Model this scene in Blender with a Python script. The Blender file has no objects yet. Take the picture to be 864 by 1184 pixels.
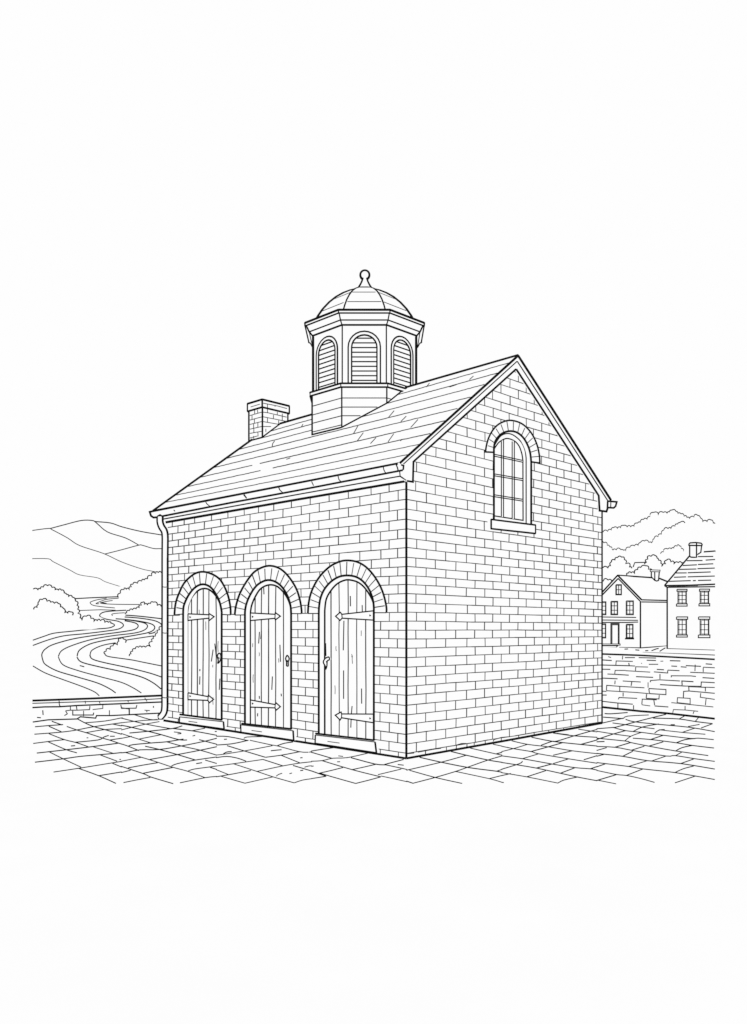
import bpy, math, random
from mathutils import Vector
from mathutils.geometry import tessellate_polygon
random.seed(7)
sc = bpy.context.scene
# ------------------------------------------------------------------ survey: measured camera, used to plot measured points on real planes
F, CX, HY, EYE = 956.0, 432.0, 718.0, 1.55
CAM = Vector((0, 0, EYE))
def ray(p): return Vector(((p[0]-CX)/F, 1.0, (HY-p[1])/F))
def hit(p, pl):
    d = ray(p); n = pl[1]
    return CAM + d*((pl[0]-CAM).dot(n)/d.dot(n))
def atY(p, Y): return CAM + ray(p)*Y
def px(v): return (CX+F*v.x/v.y, HY-F*(v.z-EYE)/v.y)
GROUND = (Vector((0,0,0)), Vector((0,0,1)))
def vplane(a, b):
    a, b = Vector(a), Vector(b); n = (b-a).cross(Vector((0,0,1))).normalized()
    if (CAM-a).dot(n) < 0: n = -n
    return (a, n)
def face_cam(pl):
    return pl if (CAM-pl[0]).dot(pl[1]) > 0 else (pl[0], -pl[1])
def lifted(pl, d): return (pl[0]+pl[1]*d, pl[1])
def cr(ox, oy, s): return lambda L: [(ox+x/s, oy+y/s) for x, y in L]

# ------------------------------------------------------------------ materials
def glow_paper(name, lo, hi, scale):
    m = bpy.data.materials.new(name); m.use_nodes = True
    nt = m.node_tree; nt.nodes.clear()
    o = nt.nodes.new('ShaderNodeOutputMaterial'); e = nt.nodes.new('ShaderNodeEmission')
    t = nt.nodes.new('ShaderNodeTexCoord'); n = nt.nodes.new('ShaderNodeTexNoise'); r = nt.nodes.new('ShaderNodeValToRGB')
    n.inputs['Scale'].default_value = scale; n.inputs['Detail'].default_value = 3
    r.color_ramp.elements[0].color = (lo, lo, lo, 1); r.color_ramp.elements[1].color = (hi, hi, hi, 1)
    nt.links.new(t.outputs['Object'], n.inputs['Vector']); nt.links.new(n.outputs['Fac'], r.inputs['Fac'])
    nt.links.new(r.outputs['Color'], e.inputs['Color']); nt.links.new(e.outputs['Emission'], o.inputs['Surface'])
    return m
def ink(name, lo, hi):
    m = bpy.data.materials.new(name); m.use_nodes = True
    nt = m.node_tree; nt.nodes.clear()
    o = nt.nodes.new('ShaderNodeOutputMaterial'); e = nt.nodes.new('ShaderNodeBsdfDiffuse')
    t = nt.nodes.new('ShaderNodeTexCoord'); n = nt.nodes.new('ShaderNodeTexNoise'); r = nt.nodes.new('ShaderNodeValToRGB')
    n.inputs['Scale'].default_value = 6; n.inputs['Detail'].default_value = 4
    r.color_ramp.elements[0].position = .35; r.color_ramp.elements[1].position = .7
    r.color_ramp.elements[0].color = (lo, lo, lo, 1); r.color_ramp.elements[1].color = (hi, hi, hi, 1)
    nt.links.new(t.outputs['Object'], n.inputs['Vector']); nt.links.new(n.outputs['Fac'], r.inputs['Fac'])
    nt.links.new(r.outputs['Color'], e.inputs['Color']); nt.links.new(e.outputs['BSDF'], o.inputs['Surface'])
    return m
GLOW_PAPER = glow_paper('white_glow_paper', .975, 1.0, 1.3)  # surfaces glow by themselves: emission stands in for even, shadeless light
INK = ink('black_ink', .004, .014)
GREY = ink('thin_ink', .03, .10)
MATS = [GLOW_PAPER, INK, GREY]

# ------------------------------------------------------------------ mesh builder
class MB:
    def __init__(s): s.v, s.f, s.m = [], [], []
    def add(s, pts, faces, m):
        b = len(s.v); s.v += [Vector(p) for p in pts]
        s.f += [tuple(i+b for i in f) for f in faces]; s.m += [m]*len(faces)
    def face(s, pts, m=0): s.add(pts, [tuple(range(len(pts)))], m)
    def poly(s, loops, m=0):
        flat = [p for L in loops for p in L]
        s.add(flat, [tuple(t) for t in tessellate_polygon([[Vector(p) for p in L] for L in loops])], m)
    def prism(s, pts, off, m=0):
        pts = [Vector(p) for p in pts]; q = [p+off for p in pts]; n = len(pts)
        s.poly([pts], m); s.poly([q], m)
        s.add(pts+q, [(i, (i+1) % n, n+(i+1) % n, n+i) for i in range(n)], m)
    def ribbon(s, P, pl, w, m=1, lift=.004):
        P = [Vector((p[0], p[1])) for p in P]
        P = [p for i, p in enumerate(P) if i == 0 or (p-P[i-1]).length > 1e-4]
        if len(P) < 2: return
        pl = face_cam(pl); pl = lifted(pl, lift); n = len(P); pts = []
        for i in range(n):
            d = Vector((0, 0)); k = 1.0
            if i > 0: d += (P[i]-P[i-1]).normalized()
            if i < n-1: d += (P[i+1]-P[i]).normalized()
            if d.length < 1e-6: d = Vector((1, 0))
            if 0 < i < n-1: k = min(2.0, 2.0/max(d.length, .6))
            d.normalize(); o = Vector((-d.y, d.x))*(w*k*.5)
            pts += [hit(P[i]+o, pl), hit(P[i]-o, pl)]
        s.add(pts, [(2*i, 2*i+1, 2*i+3, 2*i+2) for i in range(n-1)], m)
    def tube(s, P, w, m=1, sides=6, closed=False):
        P = [Vector(p) for p in P]
        P = [p for i, p in enumerate(P) if i == 0 or (p-P[i-1]).length > 1e-5]
        n = len(P)
        if n < 2: return
        up = None; pts = []
        for i in range(n):
            a = P[i-1] if (i > 0 or closed) else P[i]; b = P[(i+1) % n] if (i < n-1 or closed) else P[i]
            d = (b-a).normalized()
            if up is None:
                up = d.cross(Vector((0, 0, 1)))
                if up.length < .05: up = d.cross(Vector((1, 0, 0)))
            up = (up-d*up.dot(d)).normalized(); q = d.cross(up)
            r = w*max(.3, P[i].y)/F*.55
            for k in range(sides):
                t = 2*math.pi*k/sides
                pts.append(P[i]+up*(r*math.cos(t))+q*(r*math.sin(t)))
        fs = []
        for i in range(n if closed else n-1):
            j = (i+1) % n
            for k in range(sides):
                l = (k+1) % sides
                fs.append((i*sides+k, i*sides+l, j*sides+l, j*sides+k))
        if not closed: fs += [tuple(range(sides)), tuple((n-1)*sides+k for k in range(sides))]
        s.add(pts, fs, m)
    def edges(s, pts, w, m=1, closed=True):
        s_ = list(pts)+([pts[0]] if closed else [])
        for a, b in zip(s_, s_[1:]): s.tube([a, b], w, m)
    def build(s, name, parent=None, origin=None):
        if origin is None:
            origin = Vector((0, 0, 0))
            if parent is not None:
                r = parent
                while r.parent is not None: r = r.parent
                origin = r.location.copy()
        me = bpy.data.meshes.new(name); me.from_pydata([v-origin for v in s.v], [], s.f)
        for m in MATS: me.materials.append(m)
        me.polygons.foreach_set('material_index', s.m); me.update()
        o = bpy.data.objects.new(name, me); sc.collection.objects.link(o)
        if parent is not None: o.parent = parent
        else: o.location = origin
        return o
def tag(o, label=None, cat=None, group=None, kind=None):
    if label: o['label'] = label
    if cat: o['category'] = cat
    if group: o['group'] = group
    if kind: o['kind'] = kind
    return o
def empty(name, loc):
    o = bpy.data.objects.new(name, None); o.location = loc; o.empty_display_size = .3
    sc.collection.objects.link(o); return o

# ------------------------------------------------------------------ 2-D helpers
def smooth(P, n=6):
    Q = []
    for i in range(len(P)-1):
        p0, p1, p2, p3 = P[max(0, i-1)], P[i], P[i+1], P[min(len(P)-1, i+2)]
        for k in range(n):
            t = k/n
            Q.append(tuple(.5*(2*p1[c]+(p2[c]-p0[c])*t+(2*p0[c]-5*p1[c]+4*p2[c]-p3[c])*t*t+(3*p1[c]-p0[c]-3*p2[c]+p3[c])*t**3) for c in (0, 1)))
    return Q+[tuple(P[-1])]
def along(P, fr):
    L = [0]
    for a, b in zip(P, P[1:]): L.append(L[-1]+math.dist(a, b))
    x = fr*L[-1]
    for i in range(len(P)-1):
        if x <= L[i+1] or i == len(P)-2:
            t = (x-L[i])/max(1e-9, L[i+1]-L[i])
            return tuple(P[i][c]+(P[i+1][c]-P[i][c])*t for c in (0, 1))
def inside(p, poly):
    x, y = p; r = False; j = len(poly)-1
    for i in range(len(poly)):
        xi, yi = poly[i]; xj, yj = poly[j]
        if (yi > y) != (yj > y) and x < (xj-xi)*(y-yi)/(yj-yi)+xi: r = not r
        j = i
    return r
def clipped(p, q, ok):
    n = max(2, int(math.dist(p, q)/.4)); runs = []; cur = None
    for i in range(n+1):
        t = i/n; s = (p[0]+(q[0]-p[0])*t, p[1]+(q[1]-p[1])*t)
        if ok(s):
            if cur is None: cur = [s, s]
            cur[1] = s
        elif cur: runs.append(cur); cur = None
    if cur: runs.append(cur)
    return [r for r in runs if math.dist(*r) > 1.2]
def wob(p, q, step=22, a=.22):
    n = max(1, int(math.dist(p, q)/step))
    return [(p[0]+(q[0]-p[0])*i/n+random.uniform(-a, a)*(0 < i < n), p[1]+(q[1]-p[1])*i/n+random.uniform(-a, a)*(0 < i < n)) for i in range(n+1)]
def lerp(a, b, t): return (a[0]+(b[0]-a[0])*t, a[1]+(b[1]-a[1])*t)
def xat(P, x):      # y of a left-to-right curve at x
    for a, b in zip(P, P[1:]):
        if min(a[0], b[0]) <= x <= max(a[0], b[0]) and a[0] != b[0]:
            return a[1]+(b[1]-a[1])*(x-a[0])/(b[0]-a[0])
    return P[0][1] if abs(x-P[0][0]) < abs(x-P[-1][0]) else P[-1][1]
def scallop(P, amp=.2, side=1):
    Q = [P[0]]
    for a, b in zip(P, P[1:]):
        L = math.dist(a, b); n = max(1, round(L/4.2))
        for k in range(n):
            p, q = lerp(a, b, k/n), lerp(a, b, (k+1)/n); l = math.dist(p, q)
            nx, ny = (q[1]-p[1])/max(l, 1e-6)*side, -(q[0]-p[0])/max(l, 1e-6)*side
            h = l*amp*random.uniform(.9, 1.9)
            for t in (.25, .5, .75):
                e = 4*t*(1-t)*h; m = lerp(p, q, t)
                Q.append((m[0]+nx*e, m[1]+ny*e))
            dip = random.choice((0, 0, .5, 1.1))
            Q.append((q[0]-nx*dip+random.uniform(-.3, .3), q[1]-ny*dip+random.uniform(-.2, .2)))
    return Q
HEAVY, BOLD, MED, LINE, FINE = 2.75, 2.35, 2.0, 1.25, 1.05

# ------------------------------------------------------------------ main building frame
A = hit((470, 877), GROUND); B = hit((190, 833.2), GROUND); Cc = hit((696, 836), GROUND)
eu = (B-A).normalized(); ev = (Cc-A).normalized(); LU = (B-A).length; LV = (Cc-A).length
Z = Vector((0, 0, 1))
def loc(u, v, z): return A+eu*u+ev*v+Z*z
def FRONT(v=0): return face_cam((loc(0, v, 0), eu.cross(Z).normalized()))
def GABLE(u=0): return face_cam((loc(u, 0, 0), ev.cross(Z).normalized()))
fp, gp = FRONT(), GABLE()
house = empty('brick_building', A)
tag(house, 'small brick building with three arched plank doors and a domed cupola on its slate roof', 'building')

# --- openings, plotted on the front wall
D1 = dict(spring=(710.8, 710.8),
  op=smooth([(211.8, 710), (212, 704.5), (213, 699), (217.3, 689.5), (223.4, 681.3), (230.3, 676.5), (237.3, 675.9), (244.2, 679.6), (249.4, 686.5), (253.8, 695.6), (256.2, 706), (256.4, 710.5)]),
  inn=smooth([(216.8, 708), (218.5, 697.8), (222.5, 689.8), (227.7, 684), (233.8, 680.8), (240, 681), (245, 684), (250, 689.5), (254.4, 698), (257.2, 708)]),
  out=smooth([(201.7, 711), (202.9, 699), (206, 688.6), (212.1, 675.6), (219.1, 667.8), (226.9, 662.6), (235.6, 661.2), (245.1, 663.8), (253.8, 669.5), (259.9, 679.1), (264.2, 690.3), (266.5, 702.5), (266.8, 711)]),
  bot=((211.8, 827), (256.4, 833)), step=[(207.9, 829), (258.4, 834.6), (259.2, 843.3), (207.7, 835.9)], planks=[221.7, 228.3, 234.9, 241.6, 250.0], nv=15)
D2 = dict(spring=(711, 709.5),
  op=smooth([(283.3, 711), (283.5, 706), (285, 698.2), (288.5, 689.5), (293.7, 680.8), (299.8, 674.7), (308.5, 670.9), (317.2, 672.1), (325.5, 678), (332, 688), (335.8, 699.5), (336.7, 709.5)]),
  inn=smooth([(289.4, 709.4), (291.1, 699.9), (295.5, 689.5), (301.5, 680.8), (310.2, 676.5), (318.9, 677.3), (325.8, 682.5), (331.8, 690.5), (335.5, 699.5), (337.6, 709)]),
  out=smooth([(271.5, 711.2), (272.9, 700.8), (277.2, 686.9), (284.2, 673.9), (292.8, 662.6), (301.5, 656.8), (311.1, 654.2), (320.6, 656), (328.8, 661.3), (336.7, 670.6), (343.1, 681.7), (346.9, 693.7), (348.7, 704.8), (348.8, 709.6)]),
  bot=((283.3, 837.5), (336.7, 843.5)), step=[(278.6, 838.2), (339, 845), (339.7, 856.3), (278.9, 847)], planks=[295.1, 302.4, 310.6, 318.9, 328.0], nv=17)
D3 = dict(spring=(709.4, 708.5),
  op=smooth([(368.7, 709.4), (369.1, 701.1), (370.9, 690.9), (375.6, 680.7), (383, 672.4), (392.2, 666.9), (402.4, 665.4), (412.6, 667.4), (420.9, 673.3), (427.4, 682.6), (431.1, 692.8), (432.3, 701.1), (432.4, 708.5)]),
  inn=smooth([(375.6, 706), (377.4, 692.8), (383, 682.6), (390.4, 674.8), (399.6, 670.7), (407, 671), (414.4, 673.5), (420.9, 678.7), (427, 687), (431.4, 696), (433.4, 706)]),
  out=smooth([(356.1, 709.4), (357, 697.4), (359.8, 685.4), (365.4, 673.3), (372.8, 663.1), (382, 654.8), (392.2, 649.6), (401.5, 648), (412.6, 649.6), (422.8, 655.2), (432, 665), (439.4, 677), (444.1, 689.1), (446.9, 702), (446.9, 708.5)]),
  bot=((368.7, 849), (432.4, 856.5)), step=[(364.9, 850), (433.8, 858), (435.4, 870.8), (364.6, 859.8)], planks=[383.0, 392.2, 402.6, 412.6, 423.1], nv=20)
WIN_OP = smooth([(571.3, 523), (571.4, 517), (572.6, 511), (575.8, 505.6), (581.7, 500.6), (590, 498.4), (598.3, 500.2), (605.6, 506.5), (610.8, 515.8), (613.3, 524.2), (614.4, 534)])
WIN_OUT = smooth([(561.5, 522.5), (562.9, 513.8), (566, 504.4), (571.3, 495.6), (578.5, 489.4), (589, 486), (600.4, 488.3), (608.8, 494), (616, 502.9), (621.3, 514.8), (623.8, 526.3), (624.4, 535.4)])
WIN_SILL = [(568.1, 600.6), (619.2, 607.1), (619.2, 616.9), (568.1, 611.3)]
win_hole = [(571.3, 602)]+WIN_OP+[(614.4, 608)]
DOORS = (D1, D2, D3)
RD = .085           # door recess
# --- wall
w = MB()
def onF(L, v=0): return [hit(p, FRONT(v)) for p in L]
def onG(L, u=0): return [hit(p, GABLE(u)) for p in L]
tl, tr = hit((190, 601), fp), hit((470, 552), fp)
gtr = hit((696, 582), gp); apx = hit((599.5, 415), gp)
holes = [[d['bot'][0]]+d['op']+[d['bot'][1]] for d in DOORS]
w.poly([[B, A, tr, tl]]+[onF(h) for h in holes])
for h in holes:
    a, b = onF(h), [p+ev*RD for p in onF(h)]
    for i in range(len(a)-1): w.face([a[i], a[i+1], b[i+1], b[i]])
w.poly([[A, Cc, gtr, apx, tr], onG(win_hole)])
a = onG(win_hole); b = [p+eu*.07 for p in a]
for i in range(len(a)-1): w.face([a[i], a[i+1], b[i+1], b[i]])
Dd = B+Cc-A; w.face([Cc, Dd, Dd+Z*gtr.z, gtr]); w.face([B, Dd, Dd+Z*gtr.z, B+Z*apx.z*0+Z*tl.z]); w.face([tl, Dd+Z*gtr.z, loc(LU, LV/2, apx.z)])
# mortar lines, front wall
ex_f = [[(d['out'][0][0], d['out'][0][1])]+d['out']+[(d['bot'][1][0], d['spring'][1]+.8), (d['bot'][1][0], 900), (d['bot'][0][0], 900), (d['bot'][0][0], d['spring'][0]+.8)] for d in DOORS]+[d['step'] for d in DOORS]
def base_f(x): return 833.2+(877-833.2)*(x-190)/280
def top_f(x): return 603.6+(556.2-603.6)*(x-192)/278.4
def okf(p): return 193.5 < p[0] < 470 and top_f(p[0]) < p[1] < base_f(p[0])-.5 and not any(inside(p, e) for e in ex_f)
CY = [565.7, 577.2, 588.6, 600.4, 611.5, 622.4, 633.1, 644.2, 655, 665.4, 675.6, 686.1, 697.2, 707.8, 718.3, 728.6, 738.9, 749.7, 760.6, 771.7, 782.8, 793.6, 804.2, 815.6, 826.7, 837.8, 849.2, 860.3, 871.1]
def LYk(k): return 610.1+7.8*k if k <= 13 else 711.5+7.87*(k-13)
def fy(k, x):
    if k < 0: return top_f(x)
    if k >= len(CY): return base_f(x)
    return LYk(k)+(CY[k]-LYk(k))*(x-194)/276
for k in range(len(CY)):
    P = [(194+276*i/8, fy(k, 194+276*i/8)+random.uniform(-.3, .3)) for i in range(9)]
    for p, q in zip(P, P[1:]):
        for r in clipped(p, q, okf): w.ribbon(wob(*r), fp, FINE*random.uniform(.88, 1.12), 2, .003)
OJ = [199.4, 213.3, 225.4, 245.3, 263.3, 282.5, 298.5, 316.1, 337.4, 358.5, 381.1, 403.3, 429.6, 450.4]
EJ = [206.4, 218.5, 235.8, 255.7, 272.1, 289.8, 306.7, 327.2, 348.5, 369.2, 391.8, 415.7, 440, 460.1]
swap = {337.4: 344.6, 358.5: 362.2, 348.5: 353.3, 282.5: 277.7}
for k in range(-1, len(CY)):
    for x in (OJ if k % 2 else EJ):
        if k > 11: x = swap.get(x, x)
        x += random.uniform(-.7, .7)
        if random.random() < .015: continue
        for r in clipped((x, fy(k, x)), (x+random.uniform(-.3, .3), fy(k+1, x)), okf):
            w.ribbon(r, fp, FINE*random.uniform(.9, 1.2), 2, .003)
# mortar lines, gable wall
gpoly = [(470, 877), (696, 836), (695.6, 590), (692.8, 590), (692.4, 573), (597, 426.8), (478.4, 533.8), (477.6, 557), (470, 556)]
ex_g = [WIN_OUT+[(614.4, 534), (614.4, 606), (571.3, 600), (571.3, 523)], WIN_SILL]
def okg(p): return inside(p, gpoly) and not any(inside(p, e) for e in ex_g)
GY = [565.7-11.3*(i+1) for i in range(22)][::-1]; ng = len(GY); GY = GY+CY
def gy(k, x):
    y0 = GY[k] if k < len(GY) else 880
    t = (x-470)/226; r = 728+(y0-728)*.745
    if y0 < 560: r -= (560-y0)*.035
    zc = 1/(1-t+t/.745) if False else None
    return y0+(r-y0)*t
for k in range(len(GY)):
    P = [(470+226*i/9, gy(k, 470+226*i/9)+random.uniform(-.25, .25)) for i in range(10)]
    for p, q in zip(P, P[1:]):
        for r in clipped(p, q, okg): w.ribbon(wob(*r), gp, FINE*random.uniform(.85, 1.1), 2, .003)
GA = [481.4, 503.9, 527, 549.7, 570, 589.4, 608.3, 626.7, 643.9, 660.8, 677, 691.5]
GB = [492.5, 515.8, 540, 560.6, 579.7, 599.4, 617.5, 635.3, 652.5, 669.4, 686.3]
for k in range(len(GY)):
    for x in (GA if (k-ng) % 2 else GB):
        x += random.uniform(-.6, .6)
        if random.random() < .02: continue
        for r in clipped((x, gy(k, x)), (x+random.uniform(-.25, .25), gy(k+1, x)), okg):
            w.ribbon(r, gp, FINE*random.uniform(.85, 1.15), 2, .003)
g5 = cr(470, 815, 7.2)
for L in ([(10, 407), (65, 402)], [(95, 395), (230, 370), (290, 362)], [(415, 365), (418, 335), (460, 322), (500, 322)], [(565, 335), (565, 315), (680, 292)], [(722, 305), (730, 290), (790, 272), (864, 265)]):
    w.ribbon(g5(L), gp, FINE, 2, .003)
# outlines of the walls
w.tube([A, tr+Z*.01], HEAVY); w.tube([Cc, gtr], BOLD)
for q_ in (fp, GROUND): w.ribbon([(189, 833), (330, 855.1), (470, 877)], q_, HEAVY-.2, 1, .012)
for q_ in (gp, GROUND): w.ribbon([(470, 877), (580, 857.3), (696.5, 836)], q_, HEAVY-.2, 1, .012)
for h in holes: w.ribbon(h, fp, BOLD+.1, 1, .006)
w.ribbon(win_hole, gp, BOLD, 1, .006)
wall = w.build('wall', house)

# --- doors
def hinge(mb_door, L, dot):
    pass
k5 = cr(180, 640, 5.76); k6 = cr(180, 750, 5.76); m5 = cr(320, 640, 5.4); m6 = cr(320, 760, 5.4)
HINGES = {0: [k5([(215, 402), (355, 408), (355, 399), (389, 421), (356, 448), (355, 431), (215, 446)]), k6([(215, 294), (350, 320), (352, 311), (386, 338), (358, 361), (348, 345), (215, 340)])],
          1: [k5([(631, 396), (796, 405), (798, 394), (831, 418), (798, 442), (795, 432), (631, 447)]), k6([(631, 342), (797, 373), (800, 359), (831, 387), (802, 411), (795, 395), (631, 390)])],
          2: [m5([(604, 358), (407, 380), (397, 367), (368, 392), (396, 418), (409, 404), (604, 416)]), m6([(604, 355), (406, 354), (402, 342), (366, 362), (396, 392), (405, 378), (604, 409)])]}
HANDLES = {0: k5([(421, 663), (411, 682), (417, 712), (414, 730), (424, 724), (434, 700), (433, 672)]),
           1: m5([(66, 634), (56, 655), (62, 680), (62, 700), (72, 702), (72, 680), (78, 655)]),
           2: m5([(302, 656), (291, 678), (304, 705), (308, 720), (314, 700), (316, 672), (330, 662), (324, 646)])}
GRAIN = {0: k5([(410, 605), (403, 655)])and [k5([(394, 600), (400, 650), (404, 690)]), k5([(383, 640), (371, 720)]), k5([(295, 770), (295, 780)]), k6([(295, 185), (293, 240)]), k6([(428, 200), (424, 275)]), k6([(293, 140), (295, 150)])],
         1: [k5([(692, 522), (686, 600)]), k5([(705, 520), (700, 570)]), k5([(828, 608), (832, 722)]), k5([(720, 228), (722, 272)]), k6([(778, 185), (774, 275)]), k6([(836, 300), (838, 318)]), k6([(680, 430), (679, 452)]), k6([(690, 315), (692, 335)])],
         2: [m5([(460, 265), (461, 330)]), m5([(534, 322), (535, 372)]), m5([(420, 420), (416, 605)]), m6([(418, 85), (418, 260)]), m6([(530, 195), (531, 290)]), m6([(471, 305), (466, 360), (463, 440)]), m5([(306, 560), (308, 640)]), m5([(418, 730), (418, 780)])]}
WHERE = ('left', 'middle', 'right')
for i, d in enumerate(DOORS):
    dp, lp = FRONT(RD), FRONT(RD+.015)
    bl, br = d['bot']
    x0, x1 = d['inn'][0][0], d['inn'][-1][0]
    m = MB()
    out = [(bl[0]-2, bl[1]+2)]+[(p[0]-2 if p[0] < (bl[0]+br[0])/2 else p[0]+6, p[1]-1) for p in d['op']]+[(br[0]+6, br[1]+2)]
    m.poly([[hit(p, lp) for p in out]])
    def yb(x): return bl[1]+(br[1]-bl[1])*(x-bl[0])/(br[0]-bl[0])
    for x in d['planks']:
        yt = xat(d['inn'], x)+.4
        m.ribbon([(x+random.uniform(-.25, .25), yt+(yb(x)-yt)*t/6) for t in range(7)], lp, LINE*random.uniform(.9, 1.15), 2, .004)
    for L in GRAIN[i]: m.ribbon(L, lp, 1.2, 1, .004)
    xs = [x0+1]+d['planks']+[min(x1, br[0])-1]
    for a_, b_ in zip(xs, xs[1:]):
        for q_ in range(random.choice((0, 1, 1, 2))):
            x = a_+(b_-a_)*random.uniform(.3, .7); yt = xat(d['inn'], x)+6; y = yt+(yb(x)-yt-18)*random.uniform(.05, .97)
            n_ = random.uniform(3, 13); m.ribbon([(x, y), (x+random.uniform(-.4, .4), y+n_*.5), (x+random.uniform(-.3, .3), y+n_)], lp, .75, 2, .004)
    door = m.build('door', house)
    fr = MB()
    innl = [(x0, yb(x0))]+d['inn']+[(x1, yb(x1)+1)]
    ring = [hit(p, dp) for p in [(bl[0]-2, yb(bl[0]))]+[(p[0]-2 if p[0] < (bl[0]+br[0])/2 else p[0]+5, p[1]-1.5) for p in d['op']]+[(br[0]+5, yb(br[0]+5)+1)]]
    fr.poly([ring+[hit(p, dp) for p in innl[::-1]]])
    for a, b in zip(innl, innl[1:]): fr.face([hit(a, dp), hit(b, dp), hit(b, dp)+ev*.015, hit(a, dp)+ev*.015])
    fr.ribbon(innl, dp, MED, 1, .003)
    fr.build('door_frame', door)
    for L in HINGES[i]:
        h = MB(); P = [hit(p, FRONT(RD-.006)) for p in L]; h.prism(P, ev*.016)
        h.ribbon(L+[L[0]], FRONT(RD-.006), 1.5, 1, .003)
        e = L[0] if i < 2 else L[0]; q = L[-1]; c = ((e[0]+q[0])/2+(2.4 if i < 2 else -4), (e[1]+q[1])/2)
        h.ribbon([(c[0]-.7, c[1]-.8), (c[0]+.6, c[1]), (c[0]-.5, c[1]+.9)], FRONT(RD-.006), 1.2, 1, .003)
        b = L[1] if i < 2 else L[1]; b2 = L[5] if i < 2 else L[5]
        h.ribbon([b, b2], FRONT(RD-.006), 1.2, 1, .003)
        h.build('strap_hinge', door)
    h = MB(); hp = FRONT(RD-.03); L = HANDLES[i]
    h.prism([hit(p, hp) for p in L], ev*.03); h.ribbon(smooth(L+[L[0]], 3), hp, 1.6, 1, .003)
    c = (sum(p[0] for p in L)/len(L), sum(p[1] for p in L)/len(L))
    h.ribbon([(c[0]-.3, c[1]-1.5), (c[0]+.3, c[1]+1)], hp, 1.0, 1, .003)
    h.build('handle', door)
    # stone arch
    ar = MB(); s0, s1 = d['spring']; inn_a = d['op']; n = d['nv']
    ar.poly([[hit(p, FRONT(-.012)) for p in d['out']+inn_a[::-1]]])
    for j in range(1, n):
        t = j/n; a, b = along(inn_a, t), along(d['out'], t)
        a = lerp(a, b, .06); b = lerp(a, b, random.uniform(.8, .97))
        ar.ribbon([a, b], FRONT(-.012), 1.15*random.uniform(.85, 1.15), 2, .003)
    ar.ribbon(d['out'], FRONT(-.012), BOLD, 1, .003); ar.ribbon([p for p in inn_a], FRONT(-.012), BOLD+.1, 1, .003)
    ar.ribbon([d['out'][0], inn_a[0]], FRONT(-.012), 1.2, 1, .003); ar.ribbon([inn_a[-1], d['out'][-1]], FRONT(-.012), 1.2, 1, .003)
    ar.build('brick_arch', house)
    # doorstep
    st = MB(); S = d['step']; sp = FRONT(-.05)
    T0, T1, Bq1, Bq0 = [hit(p, sp) for p in S]
    Bq0.z = max(Bq0.z, .004); Bq1.z = max(Bq1.z, .004)
    st.prism([T0, T1, Bq1, Bq0], ev*(.05+RD+.02))
    st.tube([T0, T1], 1.15, 2); st.tube([T1, Bq1], MED); st.tube([T0, Bq0], MED); st.tube([Bq0, Bq1], BOLD)
    st.ribbon([(S[0][0]+4.5, S[0][1]+1.6), (S[1][0]-1, S[1][1]+1.7)], sp, 1.0, 2, .004) if False else None
    st.tube([hit((bl[0]-3.5, yb(bl[0]-3.5)-.4), FRONT(-.005)), hit((br[0], yb(br[0])-.6), FRONT(-.005))], MED+.1)
    st.ribbon([lerp(S[0], S[3], .5), lerp(lerp(S[0], S[3], .5), lerp(S[1], S[2], .5), .01)], sp, .8, 2, .003)
    a = lerp(lerp(S[0], S[1], .2), lerp(S[3], S[2], .2), .55); b = lerp(lerp(S[0], S[1], .4), lerp(S[3], S[2], .4), .55)
    st.ribbon([a, b], sp, 1.0, 2, .003)
    st.build('doorstep', house)

# --- gable window
wn = MB(); gq = GABLE(.068)
wn.poly([onG([(569, 604)]+[(p[0]-4 if p[0] < 592 else p[0]+2, p[1]-2) for p in WIN_OP]+[(617, 611)], .068)])
q5 = cr(540, 470, 4.8)
mid = smooth(q5([(150, 222), (165, 195), (190, 162), (225, 150), (260, 160), (300, 195), (322, 240), (329, 285)]))+q5([(329, 650)])
gl = smooth(q5([(150, 238), (175, 202), (205, 182), (230, 178), (265, 192), (290, 220), (305, 262), (311, 300)]))+q5([(312, 632), (152, 607)])
wn.ribbon(mid, gq, 1.4, 1, .003); wn.ribbon(gl, gq, 1.5, 1, .003)
window = wn.build('window', house)
mt = MB(); gq2 = GABLE(.060)
def bar(a, b, a2, b2):
    mt.prism([hit(p, gq2) for p in (a, b, b2, a2)], eu*.006)
    mt.ribbon([a, b], gq2, 1.25, 1, .002); mt.ribbon([a2, b2], gq2, 1.25, 1, .002)
for xa, xb, yt, yb_ in ((191.5, 203.5, 186, 612), (251.5, 263.5, 188, 622)):
    (a, b, c, e) = q5([(xa, yt+6), (xa, yb_), (xb, yt), (xb, yb_+2)]); bar(a, b, c, e)
for ya, yb_ in ((265, 299), (374, 401), (490, 515)):
    (a, b, c, e) = q5([(152, ya), (309, yb_), (152, ya+10.5), (309, yb_+10)]); bar(a, b, c, e)
mt.build('muntin', window)
ar = MB(); ag = GABLE(-.012)
ar.poly([[hit(p, ag) for p in WIN_OUT+WIN_OP[::-1]]])
for j in range(1, 15):
    t = j/15; a, b = along(WIN_OP, t), along(WIN_OUT, t); ar.ribbon([lerp(a, b, .1), lerp(a, b, random.uniform(.8, .95))], ag, 1.05, 2, .003)
ar.ribbon([WIN_OP[0]]+WIN_OUT+[WIN_OP[-1]], ag, MED, 1, .003); ar.ribbon(WIN_OP, ag, BOLD, 1, .003)
ar.build('brick_arch', house)
st = MB(); sg = GABLE(-.06); P = [hit(p, sg) for p in WIN_SILL]; st.prism(P, eu*.06); st.edges(P, MED)
st.build('window_sill', house)

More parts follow.
